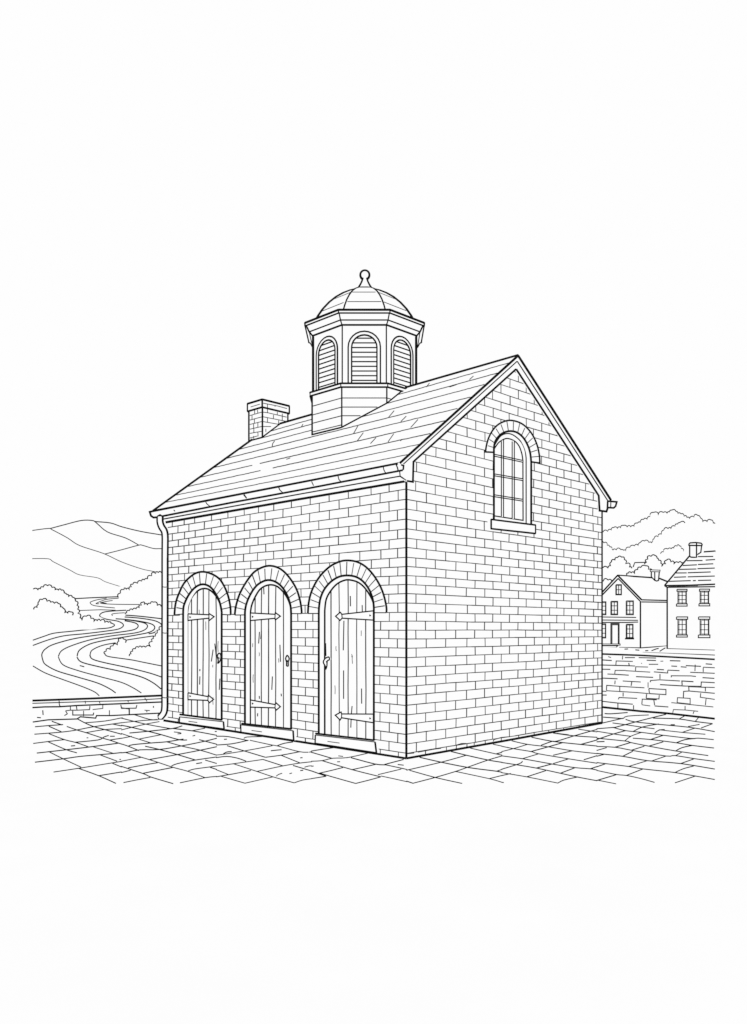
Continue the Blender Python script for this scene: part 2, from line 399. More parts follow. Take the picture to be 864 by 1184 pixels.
# --- roof
OV, OG = -.20, -.12
E1, E2 = hit((177.5, 591), FRONT(OV)), hit((463, 535.6), FRONT(OV)); R1 = hit((599.3, 411.1), GABLE(OG))
nr = (E2-E1).cross(R1-E1).normalized(); ROOF = face_cam((E1, nr))
RL = hit((313, 493.6), ROOF)
BE = hit((706.7, 578.3), GABLE(OG)); BL = BE+(RL-R1)
r = MB()
r.face([E1, E2, R1, RL]); r.face([RL, R1, BE, BL])
for a, b in ((E1, RL), (RL, BL)):
    d = Z*-.05; r.face([a, b, b+d, a+d])
r.face([E1+Z*-.05, E2+Z*-.05, R1+Z*-.05, RL+Z*-.05]); r.face([RL+Z*-.05, R1+Z*-.05, BE+Z*-.05, BL+Z*-.05])
r.tube([E1, RL], 3.6); r.tube([RL+nr*0, R1], 3.4); r.tube([E1, E2], HEAVY); r.tube([BE, BL], BOLD); r.tube([RL, BL], BOLD)
q4 = cr(440, 400, 4.32); rr = q4([(150, 540), (200, 490), (250, 437), (330, 372), (385, 312), (450, 255), (520, 192), (585, 135), (640, 85)])
gaps = {2: [(.303, .344)], 3: [(.215, .238), (.53, .54)]}
LFT = [580.8, 572.5, 562.5, 551.7, 540.6, 529.8, 519.4, 509.5, 501.5]
def rakex(y): return 177.5+(313-177.5)*(591-y)/(591-493.6)
for i, e in enumerate(rr):
    a = (rakex(LFT[i]), LFT[i]); n = 100; cur = []
    for j in range(n+1):
        t = j/n; p = lerp(a, e, t); p = (p[0], p[1]+random.uniform(-.15, .15))
        if any(g0 < t < g1 for g0, g1 in gaps.get(i, [])):
            if len(cur) > 1: r.ribbon(cur, ROOF, FINE, 2, .003)
            cur = []; continue
        cur.append(p)
    r.ribbon(cur, ROOF, FINE*random.uniform(.95, 1.15), 2, .003)
s4 = cr(270, 420, 3.927); s8 = cr(165, 460, 4.8)
for L in ([(705, 245), (730, 215)], [(760, 265), (785, 240)], [(805, 292), (838, 255)], [(545, 320), (565, 285)], [(562, 353), (590, 315)], [(622, 365), (648, 337)], [(702, 357), (728, 320)], [(176, 378), (178, 365), (187, 352)], [(308, 290), (316, 276)], [(240, 436), (258, 430)]):
    r.ribbon(s4(L), ROOF, FINE, 2, .003)
for L in ([(230, 205), (245, 185)], [(345, 205), (380, 193)], [(445, 168), (465, 150)], [(100, 475), (108, 465)]):
    r.ribbon(q4(L), ROOF, FINE, 2, .003)
roof = r.build('roof', house)

# chimney (sub-part of the roof)
N = hit((303.5, 506), ROOF)
def reach(p, d, x):     # travel from p along d until the sight line x
    k = (x-CX)/F; return p+d*((k*p.y-p.x)/(d.x-k*d.y))
ln, rn = reach(N, eu, 288.1), reach(N, ev, 332.8)
ztop = EYE+(HY-462.3)/F*N.y; zcap = EYE+(HY-471.2)/F*N.y
c = MB(); fu, fv = ln-N, rn-N; dn = Z*-.5
def zz(p, z): q = p.copy(); q.z = z; return q
base = [N, ln, ln+fv, rn]
for i in range(4):
    a, b = base[i], base[(i+1) % 4]; c.face([zz(a, N.z-.5), zz(b, N.z-.5), zz(b, zcap), zz(a, zcap)])
o = .018; cu, cvv = fu.normalized()*o, fv.normalized()*o
cap = [N-cu-cvv, ln+cu-cvv, ln+fv+cu+cvv, rn-cu+cvv]
c.prism([zz(p, zcap) for p in cap], Z*(ztop-zcap))
for p in (cap[0], cap[1], cap[3]): c.tube([zz(p, zcap), zz(p, ztop)], MED)
for z_, w_ in ((ztop, BOLD), (zcap, MED)): c.edges([zz(p, z_) for p in cap], w_)
c.tube([zz(N, N.z), zz(N, zcap)], MED); c.tube([zz(ln, N.z-.08), zz(ln, zcap)], BOLD); c.tube([zz(rn, N.z), zz(rn, zcap)], MED)
lpl, rpl = face_cam((N, fu.cross(Z).normalized())), face_cam((N, fv.cross(Z).normalized()))
t_ = (N-R1).dot(rpl[1])/(RL-R1).dot(rpl[1]); rb = R1+(RL-R1)*t_; c.tube([N, rb], BOLD+.4); c.tube([N, hit((288.2, 510.3), lpl)], BOLD)
t8 = cr(270, 455, 10.8)
for L in ([(205, 275), (360, 230)], [(205, 332), (360, 290)], [(205, 386), (360, 348)], [(205, 445), (360, 410)], [(205, 498), (360, 470)], [(205, 556), (300, 530)], [(265, 205), (265, 255)], [(300, 205), (305, 245)], [(232, 265), (232, 320)], [(262, 310), (262, 370)], [(252, 375), (252, 435)], [(305, 360), (305, 425)], [(255, 440), (255, 490)], [(305, 480), (308, 535)], [(252, 530), (255, 580)], [(215, 168), (330, 132)]):
    c.ribbon(t8(L), lpl if L[0][1] > 190 else lifted(lpl, .02), .95, 2, .004)
for L in ([(370, 232), (430, 240), (665, 295)], [(370, 290), (665, 348)], [(370, 350), (570, 385)], [(370, 412), (470, 412)], [(425, 188), (425, 240)], [(500, 265), (500, 310)], [(548, 230), (548, 262)], [(610, 250), (610, 335)], [(425, 305), (425, 360)], [(565, 335), (565, 380)], [(372, 120), (550, 155), (670, 188)], [(425, 130), (425, 180)], [(520, 150), (520, 165)], [(405, 440), (405, 480)]):
    c.ribbon(t8(L), rpl if L[0][1] > 184 else lifted(rpl, .02), .95, 2, .004)
c.build('chimney', roof)

# --- bargeboards on the gable
bp = GABLE(OG)
for side in (0, 1):
    m = MB()
    if side == 0:
        O = [(462.3, 535.6), (599.3, 411.1), (597, 426.6), (478.2, 533.8), (477.6, 557.2), (470.6, 556), (467, 549.5), (464, 543)]
        m.prism([hit(p, bp) for p in O], eu*.03)
        O2 = [(478.2, 533.8), (477.6, 557.2), (470.6, 556), (467, 549.5), (464, 543), (470, 538)]
        m.prism([hit(p, lifted(bp, -.002)) for p in O2], eu*.035)
        m.ribbon([(462.3, 535.6), (599.3, 411.1)], bp, HEAVY, 1, .003); m.ribbon([(465.5, 537.6), (598.2, 417.6)], bp, 1.35, 1, .003)
        m.ribbon([(597, 426.6), (478.2, 533.8), (477.6, 557.2), (470.6, 556)], bp, BOLD-.1, 1, .003)
        m.ribbon(s4([(755, 490), (757, 512), (785, 532)]), bp, 1.3, 1, .003)
    else:
        O = [(599.3, 411.1), (706.7, 578.3), (703, 586.7), (701.5, 591.5), (693.5, 590.4), (692.5, 573.1), (597, 426.6)]
        m.prism([hit(p, bp) for p in O], eu*.03)
        m.ribbon([(599.3, 411.1), (706.7, 578.3)], bp, HEAVY, 1, .003); m.ribbon([(598.2, 417.6), (703.4, 579.6)], bp, 1.4, 1, .003)
        m.ribbon([(597, 426.6), (692.5, 573.1), (693.5, 590.4), (701.5, 591.5), (703, 586.9)], bp, BOLD, 1, .003)
    m.build('bargeboard', house)
# cornice under the eaves
m = MB(); c1, c2 = FRONT(-.10), FRONT(-.05)
def band(a, b, pl, pl2=None):
    return [hit(a, pl), hit(b, pl)]
m.prism([hit(p, c1) for p in ((188.5, 596.5), (467.5, 543), (466, 551.6), (188.5, 600.4))], ev*.10)
m.prism([hit(p, c2) for p in ((189, 599), (470.5, 549), (470.5, 556.4), (191, 604.2))], ev*.05)
m.ribbon([(188.8, 600.2), (345, 571.6), (462.5, 550.6)], c1, 1.5, 1, .003)
m.ribbon([(191.5, 604), (345, 577.4), (470.4, 556.2)], c2, HEAVY, 1, .003)
m.ribbon(s4([(755, 512), (787, 534)]), c1, 1.4, 1, .005)
m.build('cornice', house)
# gutters
def gutter(prof_l, prof_r, u0, name): pass
m = MB(); g1 = FRONT(OV-.02)
G = [(173.2, 591.9), (177.5, 590.9), (463, 535.2), (466.8, 537.8), (466.3, 543.4), (183, 598.2), (177.5, 598.6), (174.6, 596.6)]
m.prism([hit(p, g1) for p in G], ev*.12)
m.ribbon([(463, 535.2), (177.5, 590.9), (173.2, 591.9), (174.6, 596.4), (177.5, 598.4), (183, 598)], g1, BOLD, 1, .003)
m.ribbon([(188, 596.8), (270, 580.7), (345, 566.9), (466, 543.6)], g1, BOLD-.1, 1, .003)
m.ribbon([(458, 536.6), (459.8, 541), (460.5, 544.4)], g1, 1.5, 1, .003); m.ribbon([(458, 536.2), (466.8, 538.2), (466.4, 543.4)], g1, MED, 1, .003)
for L in (s8([(350, 578), (358, 590), (371, 600)]), s8([(560, 538), (577, 558)]), s8([(755, 497), (760, 510), (772, 521)]), s4([(205, 562), (212, 577), (224, 588)]), s4([(475, 512), (479, 528), (489, 538)]), s4([(680, 470), (684, 486), (691, 498)]), s4([(355, 537), (364, 556)]), s8([(172, 622), (180, 630)]), s4([(48, 595), (60, 612)])):
    m.ribbon(L, g1, 1.15, 1, .003)
m.build('gutter', house)
m = MB(); Gb = [(702.9, 579.4), (713.4, 580.3), (712, 585.4), (709.8, 587.3), (702.6, 586.8)]
bg = GABLE(OG-.02); m.prism([hit(p, bg) for p in Gb], eu*(LU+.2)); m.ribbon(Gb+[Gb[0]], bg, MED+.1, 1, .003); m.ribbon([(706.6, 579.6), (706.3, 587)], bg, 1.2, 1, .003)
m.build('gutter', house)
# downpipe
m = MB(); pp = FRONT(-.07)
cl = smooth([(185.2, 597.5), (185.3, 604), (187.2, 609.5), (190, 614), (191, 620), (191, 632), (190.9, 645), (190.9, 680), (190.8, 740), (190.7, 800), (190.6, 818), (189.2, 824.5), (185.6, 829.2)], 5)
C3 = [hit(p, FRONT(-.25 if p[1] < 603 else -.25+.18*min(1, (p[1]-603)/42))) for p in cl]; hw = 2.9
def pipe(P, rad, m_, mat):
    n = len(P); up = None; pts = []; S = 12
    for i in range(n):
        d = (P[min(n-1, i+1)]-P[max(0, i-1)]).normalized(); a = d.cross(Vector((0, 1, 0))).normalized(); b = d.cross(a)
        for k in range(S):
            t = 2*math.pi*k/S; pts.append(P[i]+a*rad*math.cos(t)+b*rad*math.sin(t))
    fs = [(i*S+k, i*S+(k+1) % S, (i+1)*S+(k+1) % S, (i+1)*S+k) for i in range(n-1) for k in range(S)]
    m_.add(pts, fs+[tuple(range(S)), tuple((n-1)*S+k for k in range(S))], mat)
rad = hw*C3[0].y/F; pipe(C3, rad*.97, m, 0)
def offs(L, o):
    Q = []
    for i in range(len(L)):
        a, b = L[max(0, i-1)], L[min(len(L)-1, i+1)]; l = math.dist(a, b); Q.append((L[i][0]-(b[1]-a[1])/l*o, L[i][1]+(b[0]-a[0])/l*o))
    return Q
Lp, Rp = offs(cl, hw+.1), offs(cl, -hw-.1)
LL_, RR_ = [[atY(p, c_.y-rad*.3) for p, c_ in zip(S_, C3)] for S_ in (Lp, Rp)]
m.tube(LL_, BOLD+.2); m.tube(RR_, BOLD); m.tube([LL_[0], atY((185.2, 595.4), LL_[0].y), RR_[0]], BOLD)
m.tube([LL_[-1], atY((183.6, 831.2), LL_[-1].y), RR_[-1]], BOLD)
for y in (620.5, 622.2, 678.5, 731.7, 806.5):
    q = lifted(pp, rad); m.ribbon([(188, y), (191, y+.5), (194, y)], q, 1.0, 2, .002)
m.build('downpipe', house)

# --- cupola
rv = LV/2
k = (422.0-CX)/F; dR = (RL-R1); t = (k*R1.y-R1.x)/(dR.x-k*dR.y); CC = R1+dR*t; CC = Vector((CC.x*(CC.y-.09)/CC.y, CC.y-.09, CC.z))
Zc = CC.y
side = 51.0/F*Zc/(1+51.0/F*1.2071)         # front face width
ap = side*1.2071; Zf = Zc-ap
def zf(y): return EYE+(HY-y)/F*Zf
def octo(scale, z):
    Rr = ap*scale/math.cos(math.pi/8)
    return [Vector((CC.x+Rr*math.sin(math.pi/8+i*math.pi/4), CC.y-Rr*math.cos(math.pi/8+i*math.pi/4), z)) for i in range(8)]
def octring(m, prof, mat=0, cap=False):
    for (s0, z0), (s1, z1) in zip(prof, prof[1:]):
        a, b = octo(s0, z0), octo(s1, z1)
        for i in range(8): j = (i+1) % 8; m.face([a[i], a[j], b[j], b[i]], mat)
    if cap: m.face(octo(*prof[-1]), mat); m.face(octo(*prof[0]), mat)
zr = CC.z
drum_top, drum_bot, ledge_t, ledge_b = zf(375.6), zf(446), zf(444.3), zf(448.6)
m = MB(); octring(m, [(1, ledge_t), (1, drum_top+.02)], 0, True)
a, b = octo(1, ledge_t), octo(1, drum_top)
for i in range(8): m.tube([a[i], b[i]], 3.4 if i in (2, 5, 1, 6) else 1.6)
cupola = m.build('cupola', house)
# base with boarding, cut by the roof slopes
m = MB(); octring(m, [(1.02, zr-.9), (1.02, ledge_b)], 0, True)
def roofz(p):
    q = ROOF; return q[0].z-((p.x-q[0].x)*q[1].x+(p.y-q[0].y)*q[1].y)/q[1].z
nb = face_cam((R1, (BE-R1).cross(RL-R1).normalized()))
def roofz2(p):
    q = nb; return q[0].z-((p.x-q[0].x)*q[1].x+(p.y-q[0].y)*q[1].y)/q[1].z
def rz(p): return min(roofz(p), roofz2(p))
o1 = octo(1.02, 0); ot = octo(1.02, ledge_b)
for i in range(8):
    a = o1[i]; m.tube([zz(a, rz(a)), ot[i]], BOLD if i in (1, 6) else MED-.2)
    b = o1[(i+1) % 8]; S = []
    for j in range(25):
        p = a.lerp(b, j/24); S.append(zz(p, rz(p)+.004))
    m.tube(S, BOLD)
for zi in (460.5, 471, 481, 491.5, 501):
    z = zf(zi)
    o_ = octo(1.02, z)
    for i in range(8):
        a, b = o_[i], o_[(i+1) % 8]; S = [a.lerp(b, j/24) for j in range(25)]
        S = [p for p in S if p.z > rz(p)+.02]
        if len(S) > 2: m.tube(S, 1.15, 2)
m.build('cupola_base', cupola)
m = MB(); octring(m, [(1.0, ledge_b), (1.06, ledge_b), (1.06, ledge_t), (1.0, ledge_t+.012)], 0, True)
for z in (ledge_t, ledge_b):
    o_ = octo(1.06, z)
    for i in range(8): m.tube([o_[i], o_[(i+1) % 8]], BOLD-.2 if z == ledge_t else 1.9)
for i in range(8): m.tube([octo(1.06, ledge_t)[i], octo(1.06, ledge_b)[i]], 1.4)
m.build('ledge', cupola)
# cornice
m = MB(); prof = [(1.0, zf(378)), (1.01, zf(375.8)), (1.075, zf(371.6)), (1.12, zf(366)), (1.155, zf(365.2)), (1.155, zf(361.8)), (.95, zf(359))]
octring(m, prof, 0, True)
for (s_, y_), w_ in zip([(1.01, 375.8), (1.075, 371.6), (1.155, 365.4), (1.155, 361.8)], (MED+.2, 1.4, 1.6, BOLD+.2)):
    o_ = octo(s_, zf(y_))
    for i in range(8): m.tube([o_[i], o_[(i+1) % 8]], w_)
for i in range(8): m.tube([octo(s_, z_)[i] for s_, z_ in prof[1:-1]], 2.2 if i in (2, 5, 1, 6) else 1.5)
m.build('cupola_cornice', cupola)
# dome
zb = zf(361.3)-.03
ztopd = EYE+(HY-336.4)/F*Zc
DP = [(1.0, 0), (.965, .12), (.91, .25), (.82, .42), (.71, .58), (.58, .73), (.44, .85), (.30, .94), (.17, 1.0)]
dprof = [(s_*.99, zb+(ztopd-zb)*h_) for s_, h_ in DP]
m = MB(); octring(m, dprof, 0, True)
for i in range(8): m.tube([octo(s_, z_)[i] for s_, z_ in dprof], 3.5 if i in (2, 5, 1, 6) else 1.8)
o_ = octo(*dprof[-1]); m.edges(o_, 2.4)
for f_ in (.36, .68):
    for (s0, z0), (s1, z1) in zip(dprof, dprof[1:]):
        h = zb+(ztopd-zb)*f_
        if z0 <= h <= z1:
            s_ = s0+(s1-s0)*(h-z0)/(z1-z0); oo = octo(s_+.003, h)
            for i in range(8): m.tube([oo[i].lerp(oo[(i+1) % 8], .04), oo[i].lerp(oo[(i+1) % 8], random.uniform(.9, .97))], .95, 2)
m.build('dome', cupola)
# finial
m = MB(); u_ = Zc/F
def lathe(m, prof, n=20):
    pts = []; 
    for r_, z_ in prof: pts += [Vector((CC.x+r_*math.cos(2*math.pi*k/n), CC.y+r_*math.sin(2*math.pi*k/n), z_)) for k in range(n)]
    m.add(pts, [(i*n+k, i*n+(k+1) % n, (i+1)*n+(k+1) % n, (i+1)*n+k) for i in range(len(prof)-1) for k in range(n)], 0)
zc_ = lambda y: EYE+(HY-y)*u_
neck = [(8.6, 337), (6.9, 332.2), (4.9, 329), (3.4, 326), (2.5, 323.4), (2.2, 321.5)]
lathe(m, [(r_*u_*.84, zc_(y)) for r_, y in neck])
br_ = 5.0*u_; bz = zc_(318)
lathe(m, [(max(.0005, br_*.84*math.sin(math.pi*i/14)), bz-br_*.84*math.cos(math.pi*i/14)) for i in range(15)])
m.tube([Vector((CC.x+(br_+.002)*math.cos(2*math.pi*k/28), CC.y, bz+(br_+.002)*math.sin(2*math.pi*k/28))) for k in range(28)], 2.7, closed=True)
for s_ in (-1, 1): m.tube([Vector((CC.x+s_*(r_*u_), CC.y-.005, zc_(y))) for r_, y in neck], 2.5)
m.build('finial', cupola)
# louvred openings, one on each face that is in view
def louvre(face):
    th = face*math.pi/4; X = Vector((math.cos(th), math.sin(th), 0)); Nn = Vector((math.sin(th), -math.cos(th), 0))
    p0 = Vector((CC.x, CC.y, 0))+Nn*ap; s_ = Zf/F
    def P(x, y, o=0): return p0+X*((x-422)*s_)+Nn*o+Z*zf(y)
    def arch(hw_, ytop, ysp, yb_):
        L = [(422-hw_, yb_), (422-hw_, ysp)]
        for i in range(1, 12):
            t_ = math.pi*i/12; L.append((422-hw_*math.cos(t_), ysp-(ysp-ytop)*math.sin(t_)))
        return L+[(422+hw_, ysp), (422+hw_, yb_)]
    yb0 = 444.2
    oo, ii = arch(18.6, 383.4, 401.5, yb0), arch(14.6, 387.6, 402, yb0)
    m = MB(); n = len(oo)
    for (a, b), (c_, d_) in zip(zip(oo, oo[1:]), zip(ii, ii[1:])):
        m.face([P(*a, .015), P(*b, .015), P(*d_, .015), P(*c_, .015)])
        m.face([P(*a, .015), P(*b, .015), P(*b, 0), P(*a, 0)]); m.face([P(*c_, .015), P(*d_, .015), P(*d_, -.004), P(*c_, -.004)])
    m.tube([P(*q, .015) for q in oo], 1.75); m.tube([P(*q, .015) for q in ii], 1.8); m.tube([P(ii[0][0], yb0, .012), P(ii[-1][0], yb0, .012)], 1.2)
    if face == 0: pass
    lv = m.build('louvre_window', cupola)
    m = MB(); y = 391.3
    while y < 443:
        hx = 14.6 if y > 402 else 14.6*math.sqrt(max(0, 1-((402-y)/14.4)**2))
        hx -= .3
        m.face([P(422-hx, y-4.6, .003), P(422+hx, y-4.6, .003), P(422+hx, y, .012), P(422-hx, y, .012)])
        m.tube([P(422-hx, y, .012), P(422+hx, y, .012)], 1.35)
        y += 5.42
    m.build('slats', lv)
for fidx in (0, 1, 7): louvre(fidx)

# ------------------------------------------------------------------ paving in front
COURT = [Vector(p) for p in ((-9, 1.5, 0), (9, 1.5, 0), (8, 11, 0))]
pv = MB()
lw0, lw1 = hit((37.5, 834.3), GROUND), hit((187.5, 824.6), GROUND)
rw0, rw1 = hit((696.4, 817.7), GROUND), hit((826.7, 831.1), GROUND)
lx = lw1+(lw1-lw0)*.35; rx = rw0+(rw0-rw1)*.6
pv.poly([[Vector((-9, 1.2, 0)), Vector((8.5, 1.2, 0)), rw1, rw0, rx, lx, lw0]])
z1 = cr(30, 815, 7.2); z2 = cr(140, 815, 7.2); z3 = cr(250, 815, 7.2); z4 = cr(360, 815, 7.2); z5 = cr(470, 815, 7.2); z6 = cr(580, 815, 7.2); z7 = cr(690, 815, 5.959)
PAVE = [
(z1, [[(75, 183), (310, 165)], [(215, 137), (300, 168)], [(340, 180), (425, 210), (510, 235), (640, 278), (700, 295), (864, 350)], [(190, 178), (295, 225)], [(190, 240), (320, 290), (420, 315), (520, 350)], [(185, 308), (330, 372), (425, 400)], [(190, 390), (310, 450), (460, 520)], [(440, 530), (610, 592), (750, 655)], [(560, 350), (730, 405)], [(620, 418), (760, 470)], [(720, 487), (864, 545)], [(430, 118), (490, 150), (560, 180), (650, 205), (760, 235), (864, 265)], [(70, 245), (290, 228), (410, 212), (550, 185), (720, 160), (864, 140)], [(60, 322), (320, 290)], [(500, 232), (650, 207), (864, 195)], [(90, 402), (330, 375), (540, 350), (770, 320)], [(410, 312), (600, 293), (650, 268), (690, 255)], [(700, 293), (864, 268)], [(75, 478), (310, 450), (450, 430), (620, 415), (730, 405), (864, 390)], [(230, 560), (450, 527), (710, 485), (864, 460)], [(610, 590), (864, 548)], [(810, 648), (864, 637)], [(490, 150), (660, 135), (790, 110), (864, 125)], [(375, 343), (410, 340)], [(505, 275), (520, 275)], [(700, 262), (740, 262)], [(95, 107), (122, 108)], [(778, 455), (792, 455)], [(720, 160), (864, 190)]]),
(z2, [[(0, 150), (190, 130), (310, 125)], [(110, 82), (240, 122), (300, 122)], [(0, 110), (200, 160), (410, 198)], [(0, 170), (85, 187), (230, 222), (340, 250), (480, 290), (550, 293)], [(0, 238), (80, 265), (250, 318)], [(0, 325), (60, 345), (150, 382)], [(0, 210), (80, 190), (210, 160), (320, 140)], [(70, 235), (230, 220), (430, 197), (510, 175)], [(0, 280), (90, 262)], [(150, 285), (330, 250)], [(60, 345), (100, 332), (250, 318), (380, 308), (520, 285)], [(0, 400), (50, 395), (160, 375), (320, 372), (500, 343), (690, 305), (864, 262)], [(30, 395), (230, 455), (310, 480), (430, 520), (560, 555), (700, 607)], [(200, 345), (320, 372), (470, 415), (620, 460)], [(0, 470), (170, 437)], [(240, 455), (450, 418), (650, 380), (864, 335)], [(380, 308), (510, 345), (660, 378), (830, 430)], [(650, 290), (810, 332)], [(595, 215), (700, 195)], [(430, 197), (600, 218), (830, 260)], [(60, 525), (305, 482)], [(0, 565), (80, 545)], [(0, 512), (190, 575), (250, 602), (435, 657)], [(185, 570), (430, 522)], [(420, 510), (470, 490), (620, 460), (864, 425)], [(20, 648), (245, 605)], [(560, 550), (610, 535), (720, 520), (864, 500)], [(700, 460), (835, 500)], [(740, 520), (864, 560)], [(490, 650), (700, 607), (864, 590)], [(440, 226), (490, 232), (498, 240), (470, 242)], [(595, 260), (618, 254)], [(625, 490), (675, 482)], [(780, 222), (800, 222)]]),
(z3, [[(0, 262), (100, 265), (260, 297)], [(230, 280), (260, 268), (380, 265)], [(280, 295), (440, 330), (520, 345), (690, 390), (770, 395)], [(0, 335), (130, 325), (270, 295)], [(90, 340), (230, 383), (410, 437)], [(240, 383), (470, 340)], [(510, 340), (570, 320), (640, 310)], [(0, 418), (60, 412), (230, 385)], [(0, 440), (90, 430), (180, 445), (250, 470)], [(410, 437), (540, 420), (700, 390)], [(0, 510), (150, 490), (390, 455)], [(390, 455), (560, 510)], [(540, 420), (700, 485)], [(340, 555), (550, 510), (700, 485), (864, 467)], [(140, 490), (340, 555), (480, 602), (650, 650)], [(0, 600), (290, 547)], [(0, 540), (100, 580)], [(40, 595), (240, 653)], [(240, 653), (475, 600)], [(640, 505), (864, 572)], [(650, 650), (720, 627), (864, 605)], [(775, 395), (864, 375)], [(790, 395), (864, 412)], [(500, 595), (520, 580), (550, 570)], [(65, 288), (90, 286)], [(455, 383), (500, 378), (545, 374)], [(700, 442), (720, 440)], [(735, 520), (770, 510), (805, 508)], [(610, 574), (632, 568)], [(60, 408), (90, 393), (130, 390)], [(700, 548), (725, 545)]]),
(z4, [[(0, 385), (200, 355)], [(0, 395), (170, 445)], [(0, 470), (90, 465), (180, 445), (300, 440), (470, 403)], [(90, 465), (340, 540), (580, 600)], [(330, 440), (530, 493), (620, 500)], [(340, 540), (540, 495)], [(610, 497), (770, 455)], [(65, 570), (265, 522)], [(75, 570), (370, 655)], [(370, 655), (580, 600)], [(0, 550), (125, 595)], [(0, 615), (125, 595)], [(555, 582), (750, 535)], [(620, 500), (760, 530), (820, 545)], [(580, 593), (864, 655)], [(815, 545), (864, 535)], [(225, 425), (265, 430)], [(215, 475), (240, 474)], [(720, 497), (770, 503)], [(0, 512), (20, 510)]]),
(z5, [[(0, 545), (290, 478), (500, 420)], [(110, 437), (290, 478), (520, 523), (750, 553), (864, 580)], [(370, 388), (500, 420), (680, 460), (864, 490)], [(25, 545), (240, 605), (465, 655)], [(60, 652), (240, 605), (410, 555), (510, 520), (680, 460), (800, 425)], [(0, 635), (60, 655)], [(410, 555), (690, 615), (805, 648)], [(690, 615), (850, 575)], [(750, 553), (864, 517)], [(530, 360), (750, 410), (864, 430)], [(750, 408), (864, 378)], [(720, 328), (864, 358)]]),
(z6, [[(85, 300), (220, 330), (390, 350), (590, 383), (840, 412)], [(250, 270), (430, 305), (660, 330), (864, 350)], [(430, 235), (600, 258), (864, 275)], [(640, 203), (740, 218), (864, 235)], [(0, 345), (110, 367), (250, 390), (310, 408), (560, 450), (830, 492)], [(0, 390), (110, 362), (215, 330)], [(250, 388), (390, 350), (510, 315)], [(330, 337), (420, 305), (460, 303), (600, 260), (760, 215), (864, 185)], [(0, 425), (180, 450), (420, 493), (610, 523), (740, 533), (864, 557)], [(170, 450), (310, 408)], [(430, 420), (590, 383)], [(430, 490), (560, 450)], [(685, 458), (840, 410)], [(660, 330), (760, 303), (864, 272)], [(0, 480), (110, 497), (290, 527), (490, 570), (640, 603), (864, 645)], [(0, 537), (150, 490), (175, 468)], [(290, 527), (420, 493)], [(0, 565), (210, 600), (470, 652)], [(210, 600), (370, 548)], [(490, 570), (610, 525)], [(470, 652), (520, 627), (640, 600)], [(740, 533), (830, 503)], [(0, 590), (80, 572)], [(0, 645), (20, 648)], [(460, 238), (560, 250)]]),
(z7, [[(45, 85), (180, 95)], [(55, 60), (100, 62), (215, 53)], [(185, 95), (215, 78), (360, 70)], [(35, 127), (185, 92)], [(200, 100), (260, 117), (430, 135), (640, 155), (815, 185)], [(110, 125), (185, 135), (320, 155), (400, 165)], [(430, 172), (590, 190), (750, 203)], [(250, 185), (320, 152), (430, 132)], [(130, 155), (280, 115), (390, 87), (480, 65)], [(390, 92), (560, 97), (680, 115), (800, 130)], [(110, 155), (200, 178), (310, 190), (460, 210), (650, 232), (700, 230), (808, 240)], [(0, 240), (110, 203), (200, 178)], [(0, 165), (130, 155)], [(0, 182), (130, 203), (235, 217)], [(370, 240), (460, 210)], [(195, 248), (240, 215), (310, 190)], [(400, 195), (430, 175), (470, 170)], [(0, 230), (200, 250), (235, 260), (360, 285), (545, 318), (770, 350)], [(250, 230), (380, 240), (550, 262), (660, 280), (810, 298)], [(125, 293), (235, 260)], [(360, 285), (460, 255)], [(550, 262), (610, 240), (680, 232)], [(545, 318), (590, 295), (660, 280)], [(0, 287), (130, 293), (250, 315), (480, 353), (540, 350), (680, 372), (815, 390)], [(240, 313), (330, 285)], [(0, 315), (70, 295)], [(0, 335), (180, 355), (350, 385), (580, 405), (815, 443)], [(180, 355), (250, 320)], [(380, 387), (480, 353)], [(545, 350), (590, 325)], [(580, 405), (670, 373)], [(0, 398), (220, 425), (320, 442), (540, 467), (815, 515)], [(220, 425), (350, 385)], [(540, 467), (600, 440), (670, 422)], [(0, 452), (135, 480), (205, 487), (300, 507), (400, 535)], [(205, 487), (320, 442)], [(0, 522), (135, 482)], [(10, 520), (135, 545)], [(540, 538), (685, 490)], [(570, 97), (610, 75)], [(680, 115), (705, 85)], [(590, 190), (680, 160)], [(630, 150), (710, 135)], [(720, 160), (800, 130)], [(510, 137), (540, 137)], [(0, 255), (55, 253)], [(0, 355), (50, 342)], [(0, 428), (60, 407)]]),
]
def cutx(L, x):
    Q = [L[0]]
    for a, b in zip(L, L[1:]):
        if b[0] > x:
            if a[0] < x: Q.append(lerp(a, b, (x-a[0])/(b[0]-a[0])))
            break
        Q.append(b)
    return Q
for cv, LL in PAVE:
    for L in LL:
        if cv is not z7: L = cutx(L, 798)
        if len(L) < 2: continue
        Q = smooth(cv(L), 3) if len(L) > 2 else wob(*cv(L), 14, .2)
        pv.ribbon(Q, GROUND, random.uniform(1.05, 1.3), 1, .005)
tag(pv.build('paving'), kind='structure')

# ------------------------------------------------------------------ stone walls
def stone_wall(name, p0, p1, top, cop0, cop1, frags, base, label, thick):
    a, b = p0, p1; pl = vplane(a, b); root = empty(name, (a+b)/2)
    n = Vector((pl[1].x, pl[1].y, 0)).normalized()
    m = MB()
    ta, tb = hit(cop1[0], pl), hit(cop1[-1], pl)
    ext = (b-a)
    m.prism([a, b, tb, ta], -n*thick)
    for L in frags: m.ribbon(L, pl, random.uniform(1.0, 1.3), 1 if random.random() < .5 else 2, .004)
    for q_ in (pl, GROUND): m.ribbon(base[0], q_, base[1], 1, .008)
    m.build('masonry', root)
    c = MB(); cp = lifted(pl, .012)
    q = [hit(p, cp) for p in cop0]; s_ = [hit(p, cp) for p in cop1]
    c.prism([q[0], q[-1], s_[-1], s_[0]], -n*(thick+.03))
    return root, c, cp, pl, n
za = cr(30, 795, 5.082)
